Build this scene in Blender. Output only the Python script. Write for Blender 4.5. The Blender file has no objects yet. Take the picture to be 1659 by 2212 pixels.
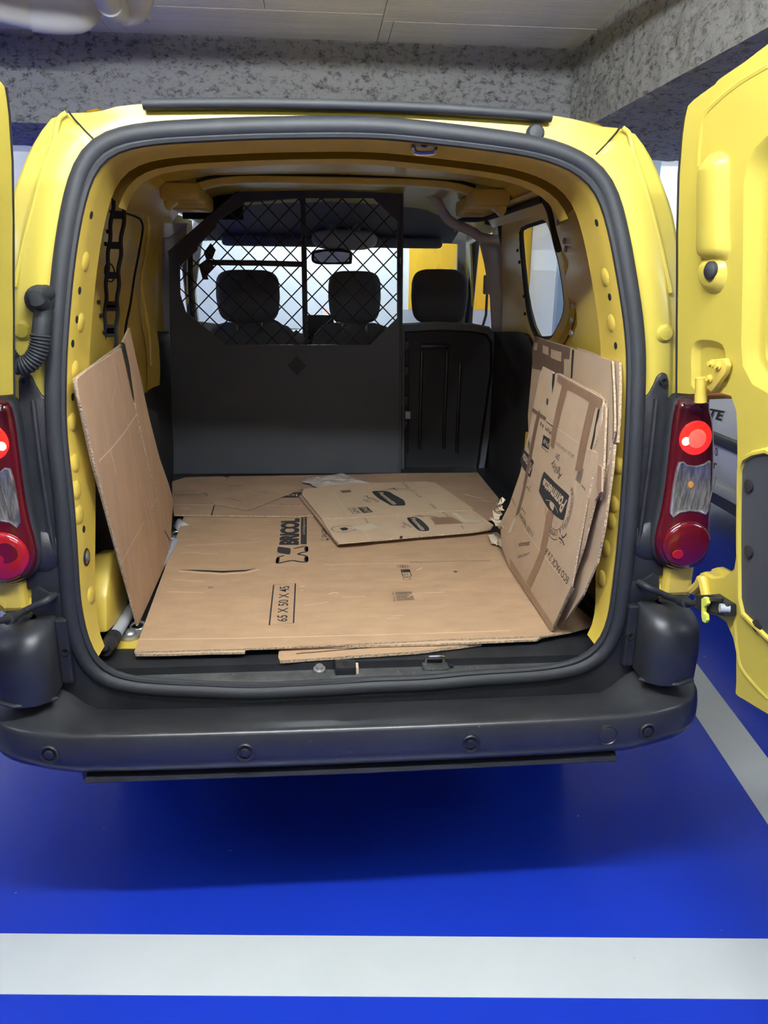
import bpy, bmesh, math, random
from mathutils import Vector, Matrix, noise
from mathutils.geometry import tessellate_polygon
random.seed(7)
sc = bpy.context.scene
COL = sc.collection

# ------------------------------------------------------------------ camera, light, exposure
cam_d = bpy.data.cameras.new('camera')
cam_d.sensor_fit = 'AUTO'; cam_d.sensor_width = 36.0; cam_d.lens = 36.0 * 1660.0 / 2212.0
cam_d.clip_start = 0.02
cam = bpy.data.objects.new('camera', cam_d); COL.objects.link(cam)
R_, U_, F_ = (0.99664409, -0.08120973, 0.01027299), (0.01416546, 0.29471296, 0.95548083), (0.08062193, 0.9521288, -0.2948743)
cam.matrix_world = Matrix(((R_[0], U_[0], -F_[0], -.0745), (R_[1], U_[1], -F_[1], -1.633), (R_[2], U_[2], -F_[2], 1.555), (0, 0, 0, 1)))
sc.camera = cam
sc.view_settings.view_transform = 'Standard'; sc.view_settings.look = 'None'
sc.view_settings.gamma = 1.0; sc.view_settings.use_curve_mapping = False
sc.view_settings.exposure = 1.76
wd = bpy.data.worlds.new('garage_air'); sc.world = wd; wd.use_nodes = True
wd.node_tree.nodes['Background'].inputs[0].default_value = (.80, .88, 1.0, 1)
wd.node_tree.nodes['Background'].inputs[1].default_value = 0.10
TUBE_STRENGTH = 88.0        # strip lights over the bays (see tube_light)
sc.cycles.use_denoising = True
sc.cycles.max_bounces = 8; sc.cycles.diffuse_bounces = 5
sc.cycles.sample_clamp_indirect = 6.0
sc.cycles.caustics_reflective = False; sc.cycles.caustics_refractive = False

# ------------------------------------------------------------------ materials
MATS = {}
def mat(name, col, rough=.5, metal=0., coat=0., spec=.5, noise_amt=0., noise_scale=8., bump=0., bump_scale=60., emit=None, emit_s=0., stretch=None, alpha_trans=0., sss=0.):
    if name in MATS: return MATS[name]
    m = bpy.data.materials.new(name); m.use_nodes = True; MATS[name] = m
    nt = m.node_tree; b = nt.nodes['Principled BSDF']
    b.inputs['Base Color'].default_value = (*col, 1); b.inputs['Roughness'].default_value = rough
    b.inputs['Metallic'].default_value = metal; b.inputs['Coat Weight'].default_value = coat; b.inputs['Coat Roughness'].default_value = .12
    b.inputs['Specular IOR Level'].default_value = spec
    if emit: b.inputs['Emission Color'].default_value = (*emit, 1); b.inputs['Emission Strength'].default_value = emit_s
    if alpha_trans: b.inputs['Transmission Weight'].default_value = alpha_trans
    if noise_amt or bump:
        tc = nt.nodes.new('ShaderNodeTexCoord'); mp = nt.nodes.new('ShaderNodeMapping')
        nt.links.new(tc.outputs['Object'], mp.inputs['Vector'])
        if stretch: mp.inputs['Scale'].default_value = stretch
    if noise_amt:
        n = nt.nodes.new('ShaderNodeTexNoise'); n.inputs['Scale'].default_value = noise_scale; n.inputs['Detail'].default_value = 6.; n.inputs['Roughness'].default_value = .65
        nt.links.new(mp.outputs[0], n.inputs['Vector'])
        r = nt.nodes.new('ShaderNodeValToRGB'); e = r.color_ramp.elements
        lo = tuple(max(0, c * (1 - noise_amt)) for c in col); hi = tuple(min(1, c * (1 + noise_amt)) for c in col)
        e[0].position = .3; e[1].position = .7; e[0].color = (*lo, 1); e[1].color = (*hi, 1)
        nt.links.new(n.outputs['Fac'], r.inputs['Fac']); nt.links.new(r.outputs[0], b.inputs['Base Color'])
    if bump:
        n2 = nt.nodes.new('ShaderNodeTexNoise'); n2.inputs['Scale'].default_value = bump_scale; n2.inputs['Detail'].default_value = 4.
        nt.links.new(mp.outputs[0], n2.inputs['Vector'])
        bp = nt.nodes.new('ShaderNodeBump'); bp.inputs['Strength'].default_value = bump; bp.inputs['Distance'].default_value = .01
        nt.links.new(n2.outputs['Fac'], bp.inputs['Height']); nt.links.new(bp.outputs[0], b.inputs['Normal'])
    return m

def glass_mat(name, tint, gloss=.08):
    m = bpy.data.materials.new(name); m.use_nodes = True; MATS[name] = m; nt = m.node_tree
    nt.nodes.remove(nt.nodes['Principled BSDF'])
    t = nt.nodes.new('ShaderNodeBsdfTransparent'); t.inputs[0].default_value = (*tint, 1)
    g = nt.nodes.new('ShaderNodeBsdfGlossy'); g.inputs['Roughness'].default_value = .03
    mx = nt.nodes.new('ShaderNodeMixShader'); mx.inputs[0].default_value = gloss
    nt.links.new(t.outputs[0], mx.inputs[1]); nt.links.new(g.outputs[0], mx.inputs[2])
    nt.links.new(mx.outputs[0], nt.nodes['Material Output'].inputs['Surface'])
    return m

yellow = mat('yellow_paint', (.555, .45, .070), .36, coat=.12, noise_amt=.03, noise_scale=3.)
yellow_in = mat('yellow_inner_paint', (.66, .485, .078), .38, coat=.0, noise_amt=.05, noise_scale=3.)
black_pl = mat('black_plastic', (.018, .019, .022), .42, noise_amt=.35, noise_scale=14., bump=.15, bump_scale=350.)
bumper_pl = mat('bumper_plastic', (.030, .031, .034), .30, noise_amt=.22, noise_scale=9.)
corner_pl = mat('corner_plastic', (.022, .024, .028), .42, noise_amt=.2, noise_scale=9.)
dusty_pl = mat('dusty_black_plastic', (.045, .046, .046), .55, noise_amt=.65, noise_scale=11., bump=.2, bump_scale=200.)
rubber = mat('black_rubber', (.016, .018, .021), .62, noise_amt=.15, noise_scale=20.)
dark_panel = mat('dark_grey_panel', (.047, .051, .058), .55, bump=.1, bump_scale=500.)
seat_cloth = mat('charcoal_seat_cloth', (.14, .145, .165), .85, bump=.5, bump_scale=600.)
seat_black = mat('black_seat_shell', (.011, .012, .014), .38)
grey_trim = mat('grey_trim', (.55, .55, .56), .7, bump=.1, bump_scale=300.)
headlin = mat('headliner_cloth', (.19, .20, .24), .9, bump=.2, bump_scale=500.)
dark_void = mat('dark_hole', (.006, .006, .006), .9)
steel = mat('zinc_steel', (.45, .46, .47), .38, metal=.8, noise_amt=.15, noise_scale=40.)
chrome = mat('chrome', (.75, .76, .78), .12, metal=1.)
grey_pole = mat('grey_enamel_pole', (.40, .43, .46), .35)
brown_cb = mat('brown_cardboard', (.405, .262, .152), .85, noise_amt=.11, noise_scale=8., bump=.14, bump_scale=80., stretch=(1.2, 3., 3.))
brown_cb2 = mat('warm_brown_cardboard', (.43, .275, .165), .85, noise_amt=.10, noise_scale=6., bump=.12, bump_scale=70., stretch=(3, 3, 1))
dull_cb = mat('dull_brown_cardboard', (.36, .235, .150), .88, noise_amt=.12, noise_scale=7., bump=.1, bump_scale=80.)
tan_cb = mat('tan_cardboard', (.50, .37, .245), .85, noise_amt=.07, noise_scale=9., bump=.12, bump_scale=110.)
fold_cb = mat('rubbed_fold_line', (.66, .47, .31), .9)
cb_edge = mat('cut_cardboard_edge', (.43, .32, .205), .9, noise_amt=.45, noise_scale=190., bump=.6, bump_scale=200.)
ink = mat('black_print', (.022, .022, .025), .75)
ink_faint = mat('faded_print', (.17, .13, .095), .85)
cream = mat('unprinted_letters', (.56, .43, .29), .85)
tape_brown = mat('brown_packing_tape', (.30, .185, .115), .33, noise_amt=.12, noise_scale=30.)
tape_dark = mat('dark_packing_tape', (.20, .125, .085), .35, noise_amt=.12, noise_scale=30.)
tape_clear = mat('pale_tape', (.60, .51, .38), .30)
paper = mat('white_paper', (.72, .72, .74), .7)
bag_mat = mat('milky_plastic_film', (.42, .37, .33), .30, noise_amt=.15, noise_scale=12.)
flock = None
blue_floor = mat('blue_floor_paint', (.011, .042, .50), .26, coat=.2, noise_amt=.05, noise_scale=2.)
white_line = mat('white_floor_paint', (.66, .70, .68), .45, noise_amt=.03, noise_scale=4.)
board_ceiling = mat('board_marked_concrete', (.88, .855, .79), .9, noise_amt=.08, noise_scale=4., bump=.3, bump_scale=25., stretch=(.6, 5, 1))
pale_wall = mat('pale_painted_wall', (.76, .79, .77), .7)
bare_wall = mat('bare_concrete', (.26, .26, .26), .9)
blue_wall = mat('pale_blue_painted_wall', (.42, .52, .56), .7)
grey_wall = mat('grey_painted_dado', (.42, .44, .45), .7)
yellow_wall = mat('yellow_painted_wall', (.80, .46, .015), .6)
pipe_white = mat('white_pipe', (.66, .66, .65), .5)
white_car = mat('white_car_paint', (.74, .76, .78), .25, coat=.4)
red_lens = mat('red_lamp_lens', (.085, .003, .009), .10, coat=1., spec=.6)
red_bright = mat('bright_red_lens', (.33, .008, .014), .10, coat=1.)
red_lit = mat('lit_red_lamp', (.75, .02, .015), .15, coat=.6, emit=(1., .035, .022), emit_s=.22)
red_core = mat('lit_lamp_core', (.8, .1, .05), .3, emit=(1., .13, .10), emit_s=.24)
hot_spot = mat('glowing_bulb', (1, .6, .3), .3, emit=(1., .55, .22), emit_s=1.6)
clear_lens = mat('clear_ribbed_lens', (.19, .178, .16), .07, coat=1., metal=.2, noise_amt=.7, noise_scale=26., stretch=(4., 4., .8))
amber = mat('amber_bulb', (.7, .30, .05), .2)
win_black = mat('blacked_out_window', (.006, .007, .009), .06)
lime = mat('lime_plastic_clip', (.68, .75, .10), .45)
led_red = mat('red_led_digits', (.8, .05, .02), .4, emit=(1., .10, .03), emit_s=3.)
tube_glow = mat('lit_tube', (1, 1, 1), .5, emit=(.92, .97, 1.0), emit_s=TUBE_STRENGTH)
tube_dim = mat('fill_lit_tube', (1, 1, 1), .5, emit=(.92, .97, 1.0), emit_s=TUBE_STRENGTH * .22)  # dim glow of the added fill tubes
tube_far = mat('far_fill_tube', (1, 1, 1), .5, emit=(.92, .97, 1.0), emit_s=TUBE_STRENGTH * .65)  # glow of the added tubes that light the far wall
lamp_body = mat('lamp_housing', (.7, .7, .7), .5)
glass_clear = glass_mat('window_glass', (.88, .93, .95))
glass_wind = glass_mat('windscreen_glass', (.90, .95, .96), .05)

def flock_mat():
    m = bpy.data.materials.new('sprayed_grey_coating'); m.use_nodes = True; nt = m.node_tree; b = nt.nodes['Principled BSDF']
    b.inputs['Roughness'].default_value = .95
    tc = nt.nodes.new('ShaderNodeTexCoord')
    mp = nt.nodes.new('ShaderNodeMapping'); mp.inputs['Scale'].default_value = (1., 1., 1.5); nt.links.new(tc.outputs['Object'], mp.inputs[0])
    n = nt.nodes.new('ShaderNodeTexNoise'); n.inputs['Scale'].default_value = 26; n.inputs['Detail'].default_value = 9; n.inputs['Roughness'].default_value = .78; n.inputs['Distortion'].default_value = .25
    nt.links.new(mp.outputs[0], n.inputs['Vector'])
    r = nt.nodes.new('ShaderNodeValToRGB'); e = r.color_ramp.elements
    e[0].position = .38; e[0].color = (.20, .20, .205, 1); e[1].position = .50; e[1].color = (.74, .74, .74, 1)  # darkens the hollows of the bump: crevice shade put into the colour
    nt.links.new(n.outputs['Fac'], r.inputs['Fac']); nt.links.new(r.outputs[0], b.inputs['Base Color'])
    bp = nt.nodes.new('ShaderNodeBump'); bp.inputs['Strength'].default_value = 1.; bp.inputs['Distance'].default_value = .03
    nt.links.new(n.outputs['Fac'], bp.inputs['Height']); nt.links.new(bp.outputs[0], b.inputs['Normal'])
    return m
flock = flock_mat()
def specks(m, col, scale, thr, amt=1.):
    """small sparse scuffs and grit of another colour"""
    nt = m.node_tree; b = nt.nodes['Principled BSDF']; tc = nt.nodes.new('ShaderNodeTexCoord')
    n = nt.nodes.new('ShaderNodeTexNoise'); n.inputs['Scale'].default_value = scale; n.inputs['Detail'].default_value = 2.
    nt.links.new(tc.outputs['Object'], n.inputs['Vector'])
    r = nt.nodes.new('ShaderNodeValToRGB'); r.color_ramp.elements[0].position = thr; r.color_ramp.elements[1].position = thr + .02
    r.color_ramp.elements[1].color = (amt, amt, amt, 1); nt.links.new(n.outputs['Fac'], r.inputs['Fac'])
    mx = nt.nodes.new('ShaderNodeMixRGB'); mx.inputs['Color2'].default_value = (*col, 1); nt.links.new(r.outputs[0], mx.inputs['Fac'])
    src = b.inputs['Base Color'].links[0].from_socket if b.inputs['Base Color'].links else None
    if src: nt.links.new(src, mx.inputs['Color1'])
    else: mx.inputs['Color1'].default_value = b.inputs['Base Color'].default_value
    nt.links.new(mx.outputs[0], b.inputs['Base Color'])
specks(blue_floor, (.35, .42, .62), 24., .77, .6)
specks(white_line, (.35, .36, .34), 30., .76, .5)
specks(bumper_pl, (.16, .155, .14), 70., .745, .5)
specks(dusty_pl, (.17, .155, .13), 60., .69, .6)

# ------------------------------------------------------------------ helpers
def add(name, me, parent=None, kind=None):
    o = bpy.data.objects.new(name, me); COL.objects.link(o)
    if parent is not None: o.parent = parent
    if kind: o['kind'] = kind
    return o
def tag(o, label, cat, group=None):
    o['label'] = label; o['category'] = cat
    if group: o['group'] = group
    return o
def empty(name, loc, label, cat, group=None, rot=0.):
    o = bpy.data.objects.new(name, None); COL.objects.link(o); o.location = loc; o.rotation_euler = (0, 0, rot); o.empty_display_size = .1
    return tag(o, label, cat, group)
def build(name, verts, faces, m, parent=None, smooth=False, recalc=True, kind=None, bevel=0., bseg=2, weld=True, world=True):
    """verts in world coordinates; stored relative to the parent when the parent is not at the origin"""
    me = bpy.data.meshes.new(name)
    bm = bmesh.new()
    vs = [bm.verts.new(v) for v in verts]
    for f in faces:
        try: bm.faces.new([vs[i] for i in f])
        except ValueError: pass
    if weld: bmesh.ops.remove_doubles(bm, verts=bm.verts, dist=1e-5)
    if recalc: bmesh.ops.recalc_face_normals(bm, faces=bm.faces)
    if bevel:
        ed = [e for e in bm.edges if len(e.link_faces) == 2 and e.calc_face_angle(0) > .5]
        bmesh.ops.bevel(bm, geom=ed, offset=bevel, segments=bseg, profile=.5, affect='EDGES', clamp_overlap=True)
    if world and parent is not None:
        mw = parent_matrix(parent).inverted()
        bm.transform(mw)
    bm.to_mesh(me); bm.free()
    me.materials.append(m)
    if smooth:
        for p in me.polygons: p.use_smooth = True
        try: me.set_sharp_from_angle(angle=.7)
        except Exception: pass
    return add(name, me, parent, kind)
def parent_matrix(o):
    m = Matrix.LocRotScale(o.location, o.rotation_euler, o.scale)
    return parent_matrix(o.parent) @ m if o.parent else m
def box(name, lo, hi, m, parent=None, bevel=0., bseg=2, kind=None, smooth=False):
    x0, y0, z0 = lo; x1, y1, z1 = hi
    v = [(x0, y0, z0), (x1, y0, z0), (x1, y1, z0), (x0, y1, z0), (x0, y0, z1), (x1, y0, z1), (x1, y1, z1), (x0, y1, z1)]
    f = [(0, 3, 2, 1), (4, 5, 6, 7), (0, 1, 5, 4), (1, 2, 6, 5), (2, 3, 7, 6), (3, 0, 4, 7)]
    return build(name, v, f, m, parent, bevel=bevel, bseg=bseg, kind=kind, smooth=smooth or bevel > 0)
def merge(*parts):
    V, F = [], []
    for v, f in parts:
        n = len(V); V += list(v); F += [tuple(i + n for i in q) for q in f]
    return V, F
def boxvf(lo, hi):
    x0, y0, z0 = lo; x1, y1, z1 = hi
    return [(x0, y0, z0), (x1, y0, z0), (x1, y1, z0), (x0, y1, z0), (x0, y0, z1), (x1, y0, z1), (x1, y1, z1), (x0, y1, z1)], [(0, 3, 2, 1), (4, 5, 6, 7), (0, 1, 5, 4), (1, 2, 6, 5), (2, 3, 7, 6), (3, 0, 4, 7)]
def smooth_path(pts, sub=6, closed=False):
    P = [Vector(p) for p in pts]; n = len(P); out = []
    rng = range(n) if closed else range(n - 1)
    for i in rng:
        p0 = P[(i - 1) % n] if closed or i > 0 else P[0] * 2 - P[1]
        p1 = P[i]; p2 = P[(i + 1) % n]
        p3 = P[(i + 2) % n] if closed or i + 2 < n else P[-1] * 2 - P[-2]
        for k in range(sub):
            t = k / sub
            out.append(.5 * ((2 * p1) + (p2 - p0) * t + (2 * p0 - 5 * p1 + 4 * p2 - p3) * t * t + (3 * p1 - p0 - 3 * p2 + p3) * t ** 3))
    if not closed: out.append(P[-1])
    return out
def resample(P, n, closed=False):
    P = [Vector(p) for p in P]; Q = P + [P[0]] if closed else P
    L = [0.]
    for a, b in zip(Q, Q[1:]): L.append(L[-1] + (b - a).length)
    out = []; m = n if closed else n - 1; j = 0
    for i in range(n):
        d = L[-1] * i / m
        while j < len(L) - 2 and L[j + 1] < d: j += 1
        t = (d - L[j]) / max(1e-9, L[j + 1] - L[j]); out.append(Q[j].lerp(Q[j + 1], t))
    return out
def tubevf(path, r, seg=10, closed=False, caps=True, ry=None, up=None):
    P = [Vector(p) for p in path]; n = len(P)
    V, F = [], []; prev = None
    for i in range(n):
        a = P[(i - 1) % n] if closed or i > 0 else P[i]; b = P[(i + 1) % n] if closed or i < n - 1 else P[i]
        t = (b - a).normalized()
        if up is not None: nn = Vector(up) - t * t.dot(Vector(up))
        elif prev is None:
            nn = t.orthogonal()
        else: nn = prev - t * t.dot(prev)
        nn.normalize(); prev = nn; bb = t.cross(nn)
        rr = r(i / (n - 1)) if callable(r) else r; r2 = ry if ry else rr
        for k in range(seg):
            an = 2 * math.pi * k / seg
            V.append(P[i] + nn * math.cos(an) * rr + bb * math.sin(an) * r2)
    for i in range(n if closed else n - 1):
        j = (i + 1) % n
        for k in range(seg):
            k2 = (k + 1) % seg
            F.append((i * seg + k, i * seg + k2, j * seg + k2, j * seg + k))
    if caps and not closed:
        F.append(tuple(range(seg))[::-1]); F.append(tuple(range((n - 1) * seg, n * seg)))
    return V, F
def tube(name, path, r, m, parent=None, seg=10, closed=False, ry=None, up=None, caps=True):
    v, f = tubevf(path, r, seg, closed, caps, ry, up)
    return build(name, v, f, m, parent, smooth=True)
def loftvf(loops, closed=True, cap0=False, cap1=False):
    n = len(loops[0]); V = [v for l in loops for v in l]; F = []
    for i in range(len(loops) - 1):
        for k in range(n if closed else n - 1):
            k2 = (k + 1) % n
            F.append((i * n + k, i * n + k2, (i + 1) * n + k2, (i + 1) * n + k))
    def cap(l, off):
        T = tessellate_polygon([[Vector(p) for p in l]]); return [tuple(q + off for q in t) for t in T]
    if cap0: F += cap(loops[0], 0)
    if cap1: F += cap(loops[-1], (len(loops) - 1) * n)
    return V, F
def circle(c, r, a, b, n=16, rb=None):
    c, a, b = Vector(c), Vector(a), Vector(b); rb = rb or r
    return [c + a * math.cos(2 * math.pi * k / n) * r + b * math.sin(2 * math.pi * k / n) * rb for k in range(n)]
def platevf(outer, th, to3=None, holes=(), cuts=()):
    """flat 2-D outline (with holes) turned into a slab; to3 maps (u, v, w) to world, w from 0 to th"""
    loops = [[Vector((p[0], p[1], 0)) for p in l] for l in [outer, *holes]]
    tri = tessellate_polygon(loops)
    bm = bmesh.new(); vs = [bm.verts.new(p) for l in loops for p in l]
    for t in tri:
        try: bm.faces.new([vs[i] for i in t])
        except ValueError: pass
    bmesh.ops.remove_doubles(bm, verts=bm.verts, dist=1e-6)
    for co, no in cuts:
        g = bm.verts[:] + bm.edges[:] + bm.faces[:]
        bmesh.ops.bisect_plane(bm, geom=g, plane_co=(*co, 0), plane_no=(*no, 0), dist=1e-6)
    bmesh.ops.recalc_face_normals(bm, faces=bm.faces)
    bm.verts.index_update(); n = len(bm.verts)
    V0 = [v.co.copy() for v in bm.verts]; F = []
    for f in bm.faces: F.append(tuple(v.index for v in f.verts)); F.append(tuple(v.index + n for v in reversed(f.verts)))
    for e in bm.edges:
        if len(e.link_faces) == 1:
            a, b = e.verts[0].index, e.verts[1].index; F.append((a, b, b + n, a + n))
    V = [(v.x, v.y, 0.) for v in V0] + [(v.x, v.y, th) for v in V0]; bm.free()
    if to3: V = [to3(*v) for v in V]
    return V, F
def frame_of(pts):
    """origin, u, v, n of the plane through a 3-D outline"""
    P = [Vector(p) for p in pts]; n = Vector((0, 0, 0))
    for a, b in zip(P, P[1:] + P[:1]): n += a.cross(b)
    n.normalize(); o = P[0]; u = (P[1] - P[0]).normalized(); v = n.cross(u)
    return o, u, v, n
def slabvf(pts, th, toward, holes=(), cuts=()):
    """a slab whose visible face is the 3-D outline pts, thickened away from the point 'toward'"""
    o, u, v, n = frame_of(pts)
    if (Vector(toward) - o).dot(n) > 0: n = -n
    T = lambda l: [((Vector(p) - o).dot(u), (Vector(p) - o).dot(v)) for p in l]
    return platevf(T(pts), th, lambda a, b, w: o + u * a + v * b + n * w, [T(h) for h in holes], cuts)
VIEW = (0., -2.5, 1.4)
def slab(name, pts, th, m, parent=None, holes=(), toward=VIEW, bevel=0., edge=None, kind=None, smooth=False):
    v, f = slabvf(pts, th, toward, holes)
    o = build(name, v, f, m, parent, bevel=bevel, kind=kind, smooth=smooth or bevel > 0)
    if edge:
        o.data.materials.append(edge)
        fo, fu, fv, fn = frame_of(pts)
        R3 = parent_matrix(parent).to_3x3().inverted() if parent else Matrix.Identity(3)
        nn = R3 @ fn
        for p in o.data.polygons:
            if abs(p.normal.dot(nn)) < .5: p.material_index = 1
    return o
def xz(p): return p[0], p[2]
def ringvf(c, axis, prof, seg=20):
    """lathe: prof = [(radius, height along axis)]"""
    ax = Vector(axis).normalized(); a = ax.orthogonal().normalized(); b = ax.cross(a); c = Vector(c)
    loops = [circle(c + ax * h, max(r, 1e-4), a, b, seg) for r, h in prof]
    return loftvf(loops, True, True, True)
def lathe(name, c, axis, prof, m, parent=None, seg=20):
    v, f = ringvf(c, axis, prof, seg); return build(name, v, f, m, parent, smooth=True)
def inset2(P, d):
    """offset a closed 2-D outline inwards by d"""
    n = len(P); A = sum(P[i][0] * P[(i + 1) % n][1] - P[(i + 1) % n][0] * P[i][1] for i in range(n)); s = 1 if A > 0 else -1
    out = []
    for i in range(n):
        p0, p1, p2 = Vector(P[i - 1]), Vector(P[i]), Vector(P[(i + 1) % n])
        e1 = (p1 - p0).normalized(); e2 = (p2 - p1).normalized()
        n1 = Vector((-e1.y, e1.x)); n2 = Vector((-e2.y, e2.x)); b = n1 + n2
        if b.length < 1e-6: b = n1
        b.normalize(); k = max(.35, b.dot(n1)); q = p1 + b * (d * s / k); out.append((q.x, q.y))
    return out
def smooth2(P, sub=4):
    return [(q.x, q.y) for q in smooth_path([(p[0], p[1], 0) for p in P], sub, True)]
def reliefvf(P2, levels, to3, cap=True):
    """stepped / domed surface: levels = [(inset, height)], to3(u, v, h)"""
    loops = []
    for d, h in levels:
        L = inset2(P2, d) if d else P2
        loops.append([to3(a, b, h) for a, b in L])
    V = [v for l in loops for v in l]; n = len(P2); F = []
    for i in range(len(loops) - 1):
        for k in range(n):
            k2 = (k + 1) % n; F.append((i * n + k, i * n + k2, (i + 1) * n + k2, (i + 1) * n + k))
    if cap:
        L = inset2(P2, levels[-1][0]) if levels[-1][0] else P2
        T = tessellate_polygon([[Vector((a, b, 0)) for a, b in L]]); F += [tuple(q + (len(loops) - 1) * n for q in t) for t in T]
    return V, F
def quadmap(q):
    bl, br, tr, tl = [Vector(p) for p in q]
    return lambda s, t: (bl * (1 - s) + br * s) * (1 - t) + (tl * (1 - s) + tr * s) * t
FONT = {}
def textvf(s, quad, lift=(0, 0, 0), shear=0., bold=0., space=1.):
    """lettering mapped onto a 3-D quad (bottom-left, bottom-right, top-right, top-left)"""
    cu = bpy.data.curves.new('lettering', 'FONT'); cu.body = s; cu.shear = shear; cu.offset = bold; cu.resolution_u = 3; cu.space_character = space
    o = bpy.data.objects.new('lettering', cu); COL.objects.link(o)
    dg = bpy.context.evaluated_depsgraph_get(); me = bpy.data.meshes.new_from_object(o.evaluated_get(dg))
    V = [v.co.copy() for v in me.vertices]; F = [tuple(p.vertices) for p in me.polygons]
    bpy.data.objects.remove(o); bpy.data.curves.remove(cu); bpy.data.meshes.remove(me)
    x0, x1 = min(v.x for v in V), max(v.x for v in V); y0, y1 = min(v.y for v in V), max(v.y for v in V)
    f = quadmap(quad); l = Vector(lift)
    return [f((v.x - x0) / (x1 - x0), (v.y - y0) / max(1e-6, y1 - y0)) + l for v in V], F
def polyvf(pts, lift=(0, 0, 0)):
    P = [Vector(p) + Vector(lift) for p in pts]
    return P, [tuple(t) for t in tessellate_polygon([P])]
def ribbonvf(pts, w, n, lift=(0, 0, 0), closed=False):
    """flat printed line of width w along 3-D points lying in a plane of normal n"""
    P = [Vector(p) + Vector(lift) for p in pts]; n = Vector(n); V, F = [], []; m = len(P)
    for i in range(m):
        a = P[(i - 1) % m] if closed or i > 0 else P[i]; b = P[(i + 1) % m] if closed or i < m - 1 else P[i]
        s = n.cross((b - a).normalized()).normalized() * w / 2; V += [P[i] - s, P[i] + s]
    for i in range(m if closed else m - 1):
        j = (i + 1) % m; F.append((2 * i, 2 * j, 2 * j + 1, 2 * i + 1))
    return V, F
def prints(name, m, parent, *parts):
    return [build(name, v, f, m, parent, recalc=False, weld=False) for v, f in parts][0]
def ryz(z): return .13 * max(0., (z - .65) / 1.3) ** 2
mirror = lambda pts: [(-p[0], p[1], p[2]) for p in pts]

# ------------------------------------------------------------------ the garage
def rot2(x, y, a): return x * math.cos(a) - y * math.sin(a), x * math.sin(a) + y * math.cos(a)
floor = box('floor', (-9, -7.5, -.12), (10, 8.2, 0), blue_floor, kind='structure')
def bay_line(a, b, w, z=.0012):
    a, b = Vector((*a, 0)), Vector((*b, 0)); d = (b - a).normalized(); s = Vector((-d.y, d.x, 0)) * w / 2
    P = [a - s, b - s, b + s, a + s]
    v = [(p.x, p.y, -.002) for p in P] + [(p.x, p.y, z) for p in P]
    return build('floor_marking', v, [(0, 3, 2, 1), (4, 5, 6, 7), (0, 1, 5, 4), (1, 2, 6, 5), (2, 3, 7, 6), (3, 0, 4, 7)], white_line, floor)
g = -.0803
bay_line((-4.4, -.212 - g * 4.33 - .003), (1.27, -.212 + g * 1.35), .166)
bay_line((1.27, -.22), (1.72, 3.98), .150)
bay_line((-1.52, -.02), (-1.06, 4.15), .150, .0010)
bay_line((4.1, -.40), (4.55, 3.8), .150)
bay_line((1.27, -.323), (4.4, -.58), .166, .0010)

def displaced(name, x0, x1, nx, y0, y1, ny, to3, m, amp=.012, sc_=9., kind='structure', parent=None):
    V, F = [], []
    for j in range(ny + 1):
        for i in range(nx + 1):
            a, b = x0 + (x1 - x0) * i / nx, y0 + (y1 - y0) * j / ny
            p = Vector(to3(a, b, 0)); edge = 0 if (i in (0, nx) or j in (0, ny)) else 1
            h = noise.fractal(p * sc_, .6, 2.1, 4) * amp + noise.noise(p * sc_ * 4) * amp * .35
            V.append(to3(a, b, h * edge))
    w = nx + 1
    for j in range(ny):
        for i in range(nx): F.append((j * w + i, j * w + i + 1, (j + 1) * w + i + 1, (j + 1) * w + i))
    return build(name, V, F, m, parent, smooth=True, recalc=False, kind=kind, weld=False)
YB, XB, ZC, ZB = 2.45, 1.165, 2.60, 2.215
# dropped concrete beams with the sprayed grey coating: bulk, then the rough skin on the sides in view
bb = box('trim_1', (-9, YB + .02, ZB + .02), (XB + .02, 3.15, ZC + .05), flock, kind='structure')
rb = box('trim_2', (XB + .02, -4.5, ZB + .02), (3.4, 3.15, ZC + .05), flock, kind='structure')
displaced('coating', -4.2, XB, 300, ZB, ZC, 30, lambda a, b, h: (a, YB + h, b), flock, .014, parent=bb, kind='')
displaced('coating', -4.2, XB, 200, YB, 3.15, 30, lambda a, b, h: (a, b, ZB + h), flock, .014, parent=bb, kind='')
displaced('coating', -1.2, YB, 200, ZB, ZC, 30, lambda a, b, h: (XB + h, a, b), flock, .014, parent=rb, kind='')
displaced('coating', -1.2, 3.15, 200, XB, 3.0, 90, lambda a, b, h: (b, a, ZB + h), flock, .014, parent=rb, kind='')
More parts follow.
